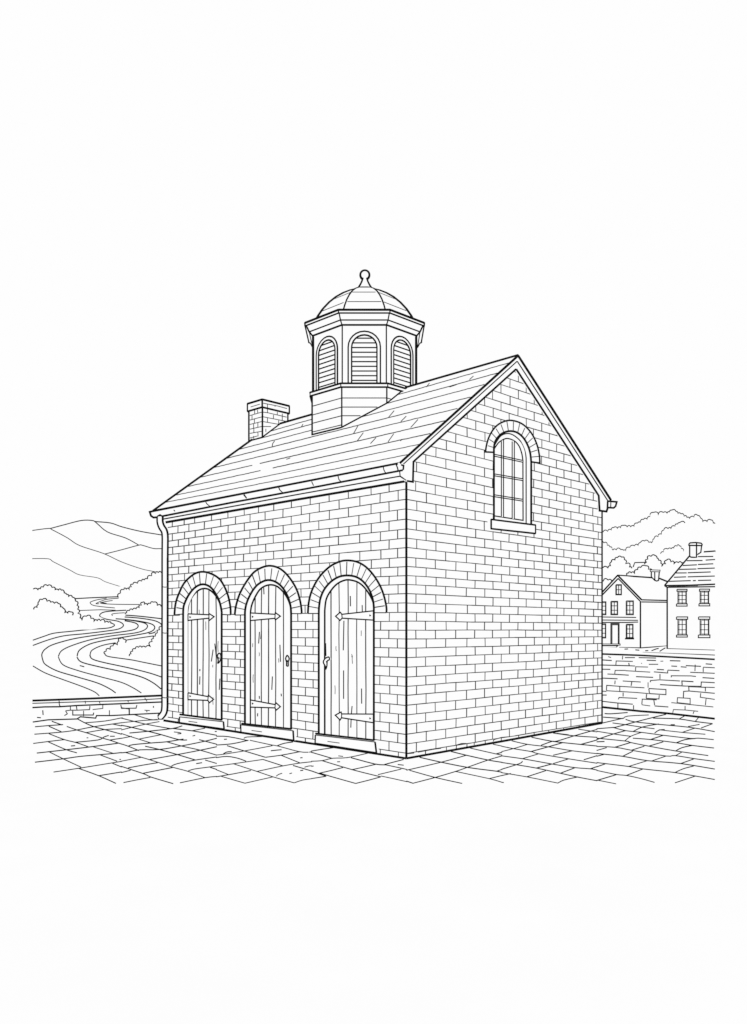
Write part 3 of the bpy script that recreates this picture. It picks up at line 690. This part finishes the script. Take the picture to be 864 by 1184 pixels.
zl1 = z1; zl2 = z2
fr_l = [z1(L) for L in ([(370, 15), (370, 45)], [(370, 45), (430, 45), (530, 40), (533, 10)], [(420, 10), (425, 42)], [(555, 40), (640, 30), (640, 2)], [(390, 50), (390, 85), (560, 85), (565, 65)], [(480, 50), (480, 95)], [(330, 50), (345, 75), (320, 90)], [(695, 45), (695, 90)], [(140, 45), (143, 85)], [(92, 105), (125, 108)], [(330, 50), (370, 45)], [(790, 0), (795, 25), (864, 35)], [(858, 35), (860, 85)])]
fr_l += [z2(L) for L in ([(0, 30), (125, 28), (132, 2)], [(70, 35), (70, 80)], [(195, 45), (240, 48)], [(215, 45), (215, 62)], [(270, 10), (270, 25)])]
base_l = za([(40, 203), (130, 190), (300, 185), (320, 172), (410, 180), (415, 165), (500, 165), (640, 158), (800, 150)])
P0, P1 = lw0, lw1
root, c, cp, pl, n = stone_wall('stone_wall', P0, P1, None, za([(38, 77), (800, 47)]), za([(38, 118), (800, 85)]), fr_l, (base_l, 1.5), '', .35)
tag(root, 'low rough stone wall with flat coping between the river and the paving', 'wall')
c.ribbon(za([(38, 77), (400, 64), (800, 47)]), cp, BOLD, 1, .004); c.ribbon(za([(38, 93), (200, 88), (360, 83), (580, 78), (800, 65)]), cp, 1.15, 1, .004)
c.ribbon(za([(38, 118), (110, 114), (195, 113), (300, 106), (440, 100), (640, 92), (800, 85)]), cp, 1.7, 1, .004)
c.ribbon(za([(195, 78), (196, 100), (202, 112)]), cp, 1.2, 1, .004)
for L in ([(348, 78), (350, 95)], [(430, 80), (436, 95)], [(598, 80), (605, 86)], [(698, 60), (712, 82)]): c.ribbon(za(L), cp, 1.0, 2, .004)
c.build('coping', root)
zr_ = cr(690, 745, 5.959)
fr_r = [zr_(L) for L in ([(40, 108), (105, 112)], [(180, 80), (178, 105)], [(195, 92), (265, 92)], [(290, 92), (410, 95)], [(345, 110), (410, 112)], [(133, 145), (135, 115), (250, 118)], [(40, 143), (225, 148), (222, 128)], [(225, 148), (265, 150)], [(40, 172), (95, 173)], [(268, 185), (270, 155), (355, 157)], [(125, 207), (128, 180), (200, 180)], [(200, 182), (370, 192)], [(128, 207), (222, 213)], [(75, 205), (128, 207)], [(360, 138), (425, 138)], [(440, 117), (460, 116)], [(505, 113), (578, 115)], [(515, 150), (555, 152)], [(580, 155), (620, 158)], [(395, 190), (490, 198), (490, 180)], [(490, 178), (572, 182)], [(415, 173), (465, 176)], [(615, 147), (720, 152)], [(680, 140), (678, 185)], [(735, 160), (735, 192)], [(735, 158), (815, 162)], [(645, 193), (815, 200)], [(752, 135), (797, 138)], [(272, 223), (390, 228)], [(515, 228), (515, 217), (650, 218), (685, 222)], [(730, 230), (812, 235)], [(437, 205), (437, 240)], [(40, 233), (145, 238)], [(128, 250), (126, 275)], [(180, 253), (305, 260)], [(243, 258), (238, 287)], [(370, 262), (372, 250), (435, 245), (575, 253)], [(437, 278), (610, 288)], [(590, 282), (588, 253), (668, 258)], [(610, 288), (720, 290), (722, 260), (815, 265)], [(68, 318), (70, 283), (160, 290), (330, 300)], [(160, 290), (160, 328)], [(68, 320), (270, 332), (360, 340)], [(355, 262), (355, 300)], [(360, 305), (478, 312), (478, 347), (365, 340), (360, 305)], [(635, 290), (637, 320)], [(637, 292), (755, 297)], [(750, 295), (750, 325)], [(755, 296), (815, 298)], [(598, 367), (600, 325), (637, 322), (815, 338)], [(718, 337), (715, 365), (815, 380)], [(755, 375), (750, 420)], [(555, 402), (558, 368), (645, 373), (645, 412), (555, 402)], [(515, 402), (805, 432)], [(40, 323), (68, 325)], [(40, 350), (70, 350)], [(183, 333), (183, 360)], [(150, 380), (155, 367), (280, 373)], [(345, 343), (342, 372)], [(342, 373), (430, 377), (432, 350)], [(312, 415), (315, 378), (415, 383)], [(312, 417), (370, 425)], [(395, 385), (400, 420)], [(400, 425), (495, 432)], [(40, 393), (145, 405), (250, 413)], [(147, 405), (147, 440)], [(255, 420), (255, 448)], [(525, 472), (530, 450), (610, 453), (700, 462)], [(610, 425), (610, 453)], [(665, 480), (672, 462)], [(80, 85), (100, 92)], [(308, 130), (312, 133)])]
root, c, cp, pl, n = stone_wall('stone_wall', rw0, rw1, None, zr_([(38, 66), (815, 103)]), zr_([(38, 72), (815, 109)]), fr_r, (zr_([(38, 433), (300, 461), (480, 475), (815, 513)]), HEAVY-.4), '', 1.2)
tag(root, 'taller coursed stone wall between the pavement and the two houses', 'wall')
c.ribbon(zr_([(38, 67), (300, 76), (815, 104)]), cp, 2.0, 1, .004)
zt = hit(zr_([(38, 68)])[0], cp).z
tp = (Vector((0, 0, zt)), Z)
# back arris of the coping top
bk0, bk1 = hit(zr_([(38, 68)])[0], cp)-n*1.2, None
bk1 = reach(bk0, rw1-rw0, 826.5)
c.tube([bk0, bk1], 1.5)
c.build('coping', root)

# ------------------------------------------------------------------ ground, valley and river
g = MB(); GZ = -1.25
g.face([Vector((-1500, -40, GZ-.6)), Vector((1500, -40, GZ-.6)), Vector((1500, 2500, GZ-.6)), Vector((-1500, 2500, GZ-.6))])
tag(g.build('ground'), kind='structure')
SL = .05; VN = Vector((0, -SL, 1)).normalized(); VAL = (Vector((0, 14, -.03)), VN)
v = MB()
def vz(Y): return -.03+SL*(Y-14)
v.face([Vector((-7.5, 13.4, vz(13.4))), Vector((-1, 14.6, vz(14.6))), Vector((-1, 300, vz(300))), Vector((-190, 300, vz(300)))])
b0 = cr(40, 670, 5.76)
for L in (b0([(265, 128), (380, 122), (480, 118), (565, 115)]),):
    v.ribbon(L, VAL, 1.3, 1, .03)
tag(v.build('valley_floor'), kind='structure')
rv_ = MB(); RVP = lifted(VAL, .02)
left_bank = b0([(295, 207), (440, 202), (540, 205)])
lb = b0([(-12, 405), (60, 380), (130, 358), (250, 345), (380, 332), (480, 325), (520, 315), (530, 300), (480, 278)])
outline = b0([(-12, 405), (60, 380), (130, 358), (250, 345), (380, 332), (480, 325), (530, 305), (470, 275), (300, 205), (265, 130), (565, 118), (700, 165), (850, 178), (850, 300), (830, 400)])+[(187, 798), (116, 806), (38, 770)]
rv_.poly([[hit(p, RVP) for p in outline]])
RIV = [smooth(lb), left_bank,
 smooth(b0([(-12, 440), (100, 400), (200, 375), (330, 362), (470, 345), (560, 330), (592, 305), (560, 280), (480, 265), (440, 250), (435, 235), (455, 220), (500, 212), (610, 205)])),
 smooth(b0([(48, 503), (52, 488), (70, 465), (120, 435), (240, 400), (350, 380), (460, 365), (560, 352), (660, 335), (690, 312), (670, 290), (600, 275)])),
 smooth(b0([(158, 514), (180, 475), (250, 440), (380, 400), (520, 375), (660, 358), (725, 340), (752, 315), (735, 292), (660, 275), (600, 268)])),
 smooth(b0([(283, 512), (300, 470), (370, 430), (470, 405), (560, 390), (690, 368), (770, 350), (800, 325), (785, 300), (720, 282), (620, 268), (540, 262)])),
 smooth(b0([(540, 422), (450, 440), (385, 470), (370, 500), (373, 514)])),
 smooth(b0([(605, 405), (700, 390), (780, 378), (830, 370), (858, 350)])),
 smooth(b0([(760, 362), (800, 352), (832, 320), (845, 300), (800, 275), (700, 258), (600, 250)])),
 smooth(b0([(605, 238), (700, 245), (850, 262)])),
 smooth(b0([(470, 485), (470, 500), (500, 515), (640, 535), (730, 553), (850, 577)])),
 smooth(b0([(480, 125), (420, 135), (385, 145), (370, 155), (390, 172), (450, 182), (535, 190)])),
 smooth(b0([(560, 125), (500, 130), (460, 138), (410, 160), (430, 162)])), smooth(b0([(520, 140), (470, 148), (440, 158), (520, 165), (700, 167)])),
 smooth(b0([(600, 222), (540, 226), (515, 232), (520, 242)])), smooth(b0([(480, 160), (440, 153)])), ]
z8 = cr(20, 740, 4.32)
RIV += [smooth(z8(L)) for L in ([(78, 130), (140, 165), (220, 195), (330, 235), (390, 262), (415, 287)], [(122, 74), (126, 95), (140, 122), (200, 155), (300, 185), (400, 215), (460, 243), (492, 265)], [(205, 85), (230, 125), (310, 155), (420, 185), (520, 212), (580, 240), (620, 265)], [(298, 85), (320, 110), (400, 132), (520, 158), (620, 185), (680, 215), (718, 245)], [(362, 75), (375, 95), (430, 112), (560, 140), (660, 165), (720, 185)], [(312, 128), (335, 134)])]
for L in RIV:
    far = sum(p[1] for p in L)/len(L) < 712
    rv_.ribbon(L, RVP, .95 if far else random.uniform(1.2, 1.4), 1, .02)
tag(rv_.build('river'), kind='structure')

# ------------------------------------------------------------------ hills
def hill(name, P, Y, foot, zfoot, wpx=1.35, sc_=None, inkto=None):
    m = MB(); Q = scallop(P, .2) if sc_ else smooth(P, 4)
    crest = [atY(p, Y) for p in Q]; n = len(crest)
    lo = [Vector((p.x*foot/Y, foot, min(p.z, zfoot))) for p in crest]
    bk = [Vector((p.x*1.1, Y*1.25, zfoot*.6-4)) for p in crest]
    mi = [a.lerp(b, .45)+Z*(.10*(a.z-b.z)*(-1)) for a, b in zip(crest, lo)]
    m.add(lo+mi+crest+bk, [(r_*n+i, r_*n+i+1, (r_+1)*n+i+1, (r_+1)*n+i) for r_ in range(3) for i in range(n-1)], 0)
    m.tube(crest, wpx); return m
b1 = cr(20, 570, 4.32)
def struct(m, name): return tag(m.build(name), kind='structure')
struct(hill('hill', b1([(330, 138), (375, 138), (390, 143), (465, 150), (525, 170), (620, 193), (720, 210), (800, 225), (900, 250)]), 700, 640, 12), 'hill')
struct(hill('hill', b1([(158, 180), (240, 158), (320, 138), (375, 138), (395, 150), (450, 195), (540, 225), (605, 260), (640, 280)]), 600, 540, 12), 'hill')
struct(hill('hill', b1([(437, 306), (520, 285), (605, 262), (625, 262), (680, 278), (720, 279), (800, 283), (880, 300)]), 480, 430, 12), 'hill')
struct(hill('hill', b1([(76, 188), (155, 178), (175, 185), (250, 225), (310, 263), (430, 303), (520, 345), (620, 380), (680, 393), (760, 410)]), 380, 330, 12), 'hill')
struct(hill('hill', b1([(76, 329), (155, 330), (180, 345), (260, 385), (310, 410), (400, 425), (440, 445), (525, 472)]), 280, 240, 11), 'hill')
# right, wooded
k7 = cr(680, 570, 5.4)
struct(hill('wooded_hill', k7([(60, 260), (95, 243), (150, 232), (160, 215), (185, 222), (205, 215), (222, 203), (245, 213), (290, 207), (310, 188), (330, 185), (345, 162), (370, 165), (390, 145), (412, 122), (440, 135), (470, 122), (495, 128), (525, 108), (548, 115), (560, 128), (580, 128), (600, 145), (635, 158), (660, 145), (685, 140), (700, 155), (715, 180), (745, 180), (765, 165), (780, 190), (793, 193)]), 340, 300, 0, 1.3, True), 'wooded_hill')
struct(hill('wooded_hill', k7([(60, 300), (98, 310), (120, 325), (150, 350), (155, 362), (175, 352), (205, 355), (240, 362), (260, 338), (290, 328), (315, 330), (330, 308), (352, 298), (380, 308), (400, 320), (415, 285), (435, 268), (465, 260), (475, 230), (500, 220), (520, 225), (545, 205), (575, 185), (605, 182)]), 270, 240, 0, 1.3, True), 'wooded_hill')
struct(hill('wooded_hill', k7([(455, 380), (470, 365), (500, 350), (540, 348), (555, 328), (570, 330), (580, 345), (598, 360)]), 200, 180, 0, 1.25, True), 'wooded_hill')

# ------------------------------------------------------------------ bushes and trees: rounded bodies with a scalloped rim
def crown(name, P, close, Y, label, cat, th, w_=1.3, group=None, side=1):
    Q = scallop(P, .22, side); poly = Q+list(close)
    cx_, cy_ = sum(p[0] for p in poly)/len(poly), sum(p[1] for p in poly)/len(poly)
    base = atY((cx_, max(p[1] for p in poly)), Y); m = MB()
    rim = [atY(p, Y) for p in poly]; n = len(rim)
    mid_ = [atY(lerp(p, (cx_, cy_), .06), Y+th) for p in poly]; bk = [atY(lerp(p, (cx_, cy_), .3), Y+2*th) for p in poly]
    m.poly([rim]); m.poly([bk])
    for a_, b_ in ((rim, mid_), (mid_, bk)): m.add(a_+b_, [(i, (i+1) % n, n+(i+1) % n, n+i) for i in range(n)], 0)
    m.tube([atY(p, Y) for p in Q], w_)
    return tag(m.build(name, None, base), label, cat, group)
crown('bush', b1([(80, 480), (105, 485), (115, 478), (130, 470), (150, 460), (175, 470), (190, 485), (220, 482), (235, 500), (258, 515), (275, 520), (290, 540), (300, 560), (308, 600), (312, 625), (325, 632), (345, 615), (370, 625), (385, 640), (415, 635), (440, 645), (470, 648)]), [(128, 724), (38, 740)], 37, 'large wide bush on the far left bank sloping down to the river bend', 'bush', .5)
crown('bush', b1([(82, 582), (100, 572), (110, 542), (125, 533), (150, 540), (185, 552), (205, 552), (215, 570), (230, 575), (238, 600), (265, 595), (278, 610)]), [(84, 722), (38, 728)], 34, 'smaller rounded bush in front of the big bush on the left bank', 'bush', .4)
crown('tree_clump', b1([(505, 522), (515, 500), (530, 480), (560, 480), (575, 455), (600, 452), (620, 438), (650, 430), (670, 412), (690, 398), (720, 398), (780, 390)]), [(200, 692), (140, 692)], 100, 'tall stand of trees rising beside the far river bend against the downpipe', 'trees', 1.5)
crown('bush', b1([(540, 605), (545, 598), (560, 588), (610, 572), (625, 545), (650, 560), (680, 545), (700, 562), (720, 565), (770, 560)]), [(198, 711), (146, 711)], 53, 'low flat clump of bushes on the middle river bend', 'bush', .7)
crown('bush', b1([(440, 808), (440, 790), (465, 780), (475, 762), (500, 755), (515, 725), (530, 730), (545, 745)])+b1([(660, 712), (690, 706), (715, 668), (740, 650)]), [(192, 757), (123, 757)], 25.2, 'pointed bush at the water edge nearest the brick building', 'bush', .35) if False else None
crown('bush', b1([(438, 805), (440, 790), (465, 780), (475, 762), (500, 755), (515, 725), (530, 730), (545, 745)]), [(150, 745), (150, 757), (124, 757)], 25.2, 'pointed bush at the water edge in the river bend', 'bush', .3)
crown('bush', b1([(560, 815), (575, 790), (605, 768), (640, 770), (665, 765), (670, 740), (690, 715), (718, 665), (740, 650)]), [(194, 757), (150, 759)], 24.3, 'dark-edged bush climbing up to the downpipe of the brick building', 'bush', .3)
TG = None
crown('tree', k7([(80, 475), (95, 465), (118, 462), (125, 472), (143, 455), (145, 430), (170, 420), (185, 402), (210, 400), (228, 415), (240, 438), (262, 462), (275, 468)]), [(732, 735), (694, 735)], 125, 'round-topped tree behind the gable of the white house', 'tree', 1.2)
crown('tree', k7([(355, 445), (365, 433), (370, 412), (395, 395), (420, 392), (440, 420), (455, 440), (465, 455)]), [(766, 735), (746, 735)], 122, 'round tree above the chimney of the gabled house', 'tree', 1.0)
crown('tree', k7([(465, 455), (480, 440), (490, 420), (520, 425), (540, 440), (565, 435), (585, 438), (640, 450)]), [(800, 735), (766, 735)], 120, 'low spreading tree between the two house chimneys', 'tree', 1.0)
crown('tree', k7([(243, 512), (250, 498), (290, 500), (310, 478), (330, 465), (360, 455), (380, 475), (400, 492)]), [(756, 735), (724, 735)], 106, 'leafy tree just above the ridge of the gabled house', 'tree', .9)
crown('tree', k7([(70, 560), (95, 548), (125, 542), (150, 552), (165, 570)]), [(711, 735), (692, 735)], 108, 'small tree top left of the house gable next to the brick wall', 'tree', .8)
m = MB(); fb = k7([(283, 462), (292, 435), (365, 433), (372, 470)]); P = [atY(p, 130) for p in fb]; P = [zz(P[0], GZ-.5), P[1], P[2], zz(P[3], GZ-.5)]
m.prism(P, Vector((0, 6, 0))); m.tube([atY(p, 130) for p in fb[:3]], 1.3)
tag(m.build('shed', None, zz(P[0], GZ-.5)), 'distant flat-roofed building between two round trees', 'building')

# ------------------------------------------------------------------ street and houses on the right
STREET = (Vector((0, 0, GZ)), Z)
m = MB(); m.face([Vector((4, 14, GZ)), Vector((60, 14, GZ)), Vector((120, 140, GZ)), Vector((10, 140, GZ))])
a6 = cr(690, 660, 9.6)
for L in ([(310, 870), (350, 868)], [(430, 878), (475, 882)], [(540, 888), (575, 886)], [(610, 888), (660, 868), (690, 862)], [(700, 895), (730, 875), (765, 855)], [(250, 846), (360, 850), (490, 856)], [(490, 856), (640, 845), (785, 830)]): m.ribbon(a6(L), STREET, 1.25, 1, .03)
tag(m.build('street'), kind='structure')
corner = hit(a6([(487, 853)])[0], STREET)
ang = math.radians(38); sdir = Vector((math.sin(ang), math.cos(ang), 0)); gdir = Vector((-math.cos(ang), math.sin(ang), 0))
GP = vplane(corner, corner+gdir); SP = vplane(corner, corner+sdir)
wh = empty('gabled_house', corner)
tag(wh, 'gabled house with a porch canopy, standing behind the stone wall next to the brick building', 'house')
m = MB()
gl_ = [hit(p, GP) for p in a6([(487, 853), (487, 335), (238, 60), (-15, 330), (-15, 853)])]
sd = [corner, hit((773.5, 745), SP)]; sd[1].z = GZ; dep = (sd[1]-corner)
m.poly([gl_]); m.face([corner, corner+dep, corner+dep+Z*(gl_[1].z-GZ), gl_[1]])
m.face([gl_[4], gl_[4]+dep, gl_[3]+dep, gl_[3]]); m.poly([[p+dep for p in gl_]])
m.tube([corner, gl_[1]], 1.55)
whw = m.build('wall', wh)
m = MB(); rp = [hit(p, lifted(GP, .15)) for p in a6([(500, 322), (235, 50), (-30, 340)])]
m.face([rp[0], rp[1], rp[1]+dep*1.03, rp[0]+dep*1.03]); m.face([rp[2], rp[1], rp[1]+dep*1.03, rp[2]+dep*1.03])
inn_ = [hit(p, lifted(GP, .15)) for p in a6([(482, 335), (240, 85), (-15, 350)])]
m.poly([[rp[0], rp[1], rp[2], inn_[2], inn_[1], inn_[0]]])
for a, b in ((rp[0], rp[1]), (rp[1], rp[2])): m.tube([a, b], 1.8)
for a, b in ((inn_[0], inn_[1]), (inn_[1], inn_[2])): m.tube([a, b], 1.5)
RSP = face_cam((rp[0], (rp[1]-rp[0]).cross(dep).normalized()))
rg = hit(a6([(782, 118)])[0], RSP)
m.tube([rp[1], hit(a6([(600, 75)])[0], RSP), hit(a6([(700, 85)])[0], RSP), rg], 1.7)
mm = vplane(rp[0], rp[0]+sdir)
m.face([hit(p, mm) for p in a6([(500, 322), (786, 330), (786, 350), (500, 346)])])
m.ribbon(a6([(498, 322), (786, 330)]), mm, 1.5, 1, .02); m.ribbon(a6([(498, 346), (786, 349)]), mm, 1.4, 1, .02)
whr = m.build('roof', wh)
m = MB(); chp = vplane(hit(a6([(640, 110)])[0], RSP), hit(a6([(640, 110)])[0], RSP)+Vector((1, 0, 0)))
cb = k7([(396, 492), (396, 524), (418, 546), (430, 550), (441, 546), (446, 490)]); cc_ = k7([(388, 480), (451, 482), (449, 492.5), (390, 491)])
m.prism([hit(p, chp) for p in cb], Vector((0, .7, 0))); m.prism([hit(p, lifted(chp, .1)) for p in cc_], Vector((0, .9, 0)))
m.ribbon(cb, chp, 1.5, 1, .02); m.ribbon(cc_+[cc_[0]], lifted(chp, .1), 1.0, 1, .02); m.ribbon(k7([(417, 492), (418, 545)]), chp, 1.4, 1, .02)
m.build('chimney', whr)
def sash(cv, x0, y0, x1, y1, pl, parent, cols=2, rows=3, sill=None, lintel=None, off=.05, wf=1.3, wm=.8):
    m = MB(); q = lifted(pl, off); R_ = cv([(x0, y0), (x1, y0), (x1, y1), (x0, y1)])
    m.prism([hit(p, q) for p in R_], -pl[1]*off*.9)
    m.ribbon(R_+[R_[0]], q, wf, 1, .02)
    e = (x1-x0)*.13
    I = cv([(x0+e, y0+e), (x1-e*.6, y0+e), (x1-e*.6, y1-e), (x0+e, y1-e)]); m.ribbon(I+[I[0]], q, wm*.8, 2, .02)
    for i in range(1, cols): x = x0+(x1-x0)*i/cols; m.ribbon(cv([(x, y0), (x, y1)]), q, wm*1.2, 1, .02)
    for j in range(1, rows): y = y0+(y1-y0)*j/rows; m.ribbon(cv([(x0, y), (x1, y)]), q, wm*1.1, 1, .02)
    o = m.build('window', parent)
    for nm, S in (('sill', sill), ('lintel', lintel)):
        if S:
            k_ = MB(); q2 = lifted(pl, off+.05); R2 = cv([(S[0], S[1]), (S[2], S[1]), (S[2], S[3]), (S[0], S[3])])
            k_.prism([hit(p, q2) for p in R2], -pl[1]*(off+.04)); k_.ribbon(R2+[R2[0]], q2, 1.25, 1, .02); k_.build(nm, o)
    return o
sash(a6, 215, 155, 275, 266, GP, wh, 2, 2)
sash(a6, 160, 340, 233, 487, GP, wh); sash(a6, 330, 335, 408, 487, GP, wh); sash(a6, 25, 345, 103, 487, GP, wh)
sash(a6, 330, 595, 404, 748, GP, wh, 2, 3, (320, 748, 411, 756)); sash(a6, 25, 590, 101, 745, GP, wh)
m = MB(); dq = lifted(GP, .05); Dr = a6([(160, 812), (160, 588), (249, 588), (249, 812)])
m.prism([hit(p, dq) for p in Dr], -GP[1]*.04); m.ribbon(Dr, dq, 1.4, 1, .02); m.ribbon(a6([(172, 812), (172, 600), (240, 600), (240, 812)]), dq, 1.0, 2, .02)
m.build('door', wh)
m = MB(); sq = lifted(GP, .6)
for L in ([(40, 812), (262, 812), (262, 826), (40, 828)],): R2 = a6(L); m.prism([hit(p, sq) for p in R2], -GP[1]*.58); m.ribbon(R2+[R2[0]], sq, .95, 1, .02)
R2 = a6([(20, 832), (235, 832), (215, 853), (20, 855)]); m.prism([hit(p, lifted(GP, .9)) for p in R2], -GP[1]*.85); m.ribbon(R2, lifted(GP, .9), 1.3, 1, .02)
m.build('doorstep', wh)
m = MB(); pq = lifted(GP, .5); R2 = a6([(-15, 513), (440, 518), (462, 552), (462, 572), (-15, 572)])
m.prism([hit(p, pq) for p in R2], -GP[1]*.48)
for L, w_ in (([(-15, 512), (440, 518)], 1.2), ([(-15, 546), (460, 550)], 1.2), ([(-15, 574), (330, 574), (462, 569)], 1.3)): m.ribbon(a6(L), pq, w_, 1, .02)
m.build('porch_canopy', wh)
# right-hand house
a8 = cr(760, 620, 8.4625)
c0, c1_ = hit(a8([(100, 1103)])[0], STREET), hit(a8([(565, 1118)])[0], STREET)
HP = vplane(c0, c1_); rh = empty('plain_house', c0)
tag(rh, 'two-storey house with four sash windows at the right edge, its roof lined with courses', 'house')
hn = HP[1]; back = -hn*7
m = MB(); q = [hit(p, HP) for p in a8([(100, 1103), (565, 1118), (565, 480), (100, 487)])]; m.prism(q, back)
m.tube([q[0], q[3]], 1.8); m.ribbon(a8([(100, 1103), (565, 1118)]), HP, 1.6, 1, .03)
m.build('wall', rh)
m = MB(); ep = lifted(HP, .35); rpn = (c0-hn*3.5, hn)
e0, e1 = [hit(p, ep) for p in a8([(72, 484), (568, 470)])]; k0, k1 = [hit(p, rpn) for p in a8([(352, 155), (568, 147)])]
HR = face_cam((e0, (e1-e0).cross(hit(a8([(430, 155)])[0], rpn)-e0).normalized()))
topl = hit(a8([(349, 152)])[0], HR); topr = hit(a8([(568, 147)])[0], HR)
m.face([e0, e1, topr, topl]); bb = e0-hn*7.7; bb1 = e1-hn*7.7; m.face([topl, topr, bb1, bb])
m.ribbon(a8([(72, 484), (318, 192)]), HR, 1.8, 1, .02); m.tube([hit(a8([(429, 157)])[0], HR), topr], 2.1)
m.face([hit(p, ep) for p in a8([(72, 484), (568, 470), (568, 494), (95, 500)])])
m.ribbon(a8([(72, 484), (320, 480), (568, 470)]), ep, 1.8, 1, .02); m.ribbon(a8([(72, 484), (97, 500), (568, 494)]), ep, 1.5, 1, .02); m.ribbon(a8([(110, 491), (400, 484)]), ep, .9, 2, .02)
for L in ([(400, 200), (550, 198)], [(290, 240), (445, 238)], [(475, 234), (568, 228)], [(250, 287), (390, 280)], [(400, 277), (550, 270)], [(215, 325), (385, 321)], [(395, 318), (565, 312)], [(185, 360), (290, 359)], [(300, 358), (525, 350)], [(165, 402), (285, 398)], [(300, 398), (565, 390)], [(115, 442), (330, 435)], [(350, 436), (380, 434)], [(400, 433), (530, 430)]): m.ribbon(a8(L), HR, 1.3, 1, .02)
rhr = m.build('roof', rh)
m = MB(); q0 = hit(a8([(350, 206)])[0], HR); cpn = (q0, hn)
body = a8([(319, 90), (319, 196), (330, 205), (386, 208), (395, 180), (428, 158), (436, 92)]); cap_ = a8([(310, 78), (325, 65), (380, 62), (430, 68), (441, 80), (438, 92), (312, 90)])
m.prism([hit(p, cpn) for p in body], back*.12); m.prism([hit(p, lifted(cpn, .08)) for p in cap_], back*.15)
m.ribbon(a8([(319, 90), (319, 196), (330, 205), (386, 208), (386, 62)]), cpn, 1.6, 1, .1); m.ribbon(a8([(394, 180), (428, 158), (436, 92)]), cpn, 1.5, 1, .02)
m.ribbon(cap_+[cap_[0]], lifted(cpn, .08), 1.6, 1, .02)
m.build('chimney', rhr)
for x0, y0, x1, y1, s_, l_ in ((205, 538, 286, 662, (190, 662, 294, 684), (195, 520, 293, 538)), (422, 538, 504, 660, (410, 660, 515, 682), (415, 518, 513, 538)), (205, 813, 287, 967, (190, 967, 296, 987), (190, 790, 299, 813)), (422, 813, 506, 967, (404, 967, 517, 993), (406, 790, 516, 813))):
    sash(a8, x0, y0, x1, y1, HP, rh, 2, 3, s_, l_)

# ------------------------------------------------------------------ white sky, camera, render settings
wd = bpy.data.worlds.new('World'); sc.world = wd; wd.use_nodes = True
bg_ = wd.node_tree.nodes['Background']; bg_.inputs['Color'].default_value = (.99, .99, .99, 1); bg_.inputs['Strength'].default_value = 1.0
cam = bpy.data.cameras.new('camera'); co = bpy.data.objects.new('camera', cam); sc.collection.objects.link(co)
co.location = CAM; co.rotation_euler = (math.radians(90), 0, 0)
cam.sensor_fit = 'HORIZONTAL'; cam.sensor_width = 36; cam.lens = 36*F/864; cam.shift_y = (HY-592)/864
cam.clip_start = .05; cam.clip_end = 5000; sc.camera = co
sc.view_settings.view_transform = 'Standard'; sc.view_settings.look = 'None'; sc.view_settings.exposure = 0
sc.render.engine = 'CYCLES'; sc.cycles.use_denoising = False; sc.cycles.max_bounces = 2; sc.cycles.diffuse_bounces = 1
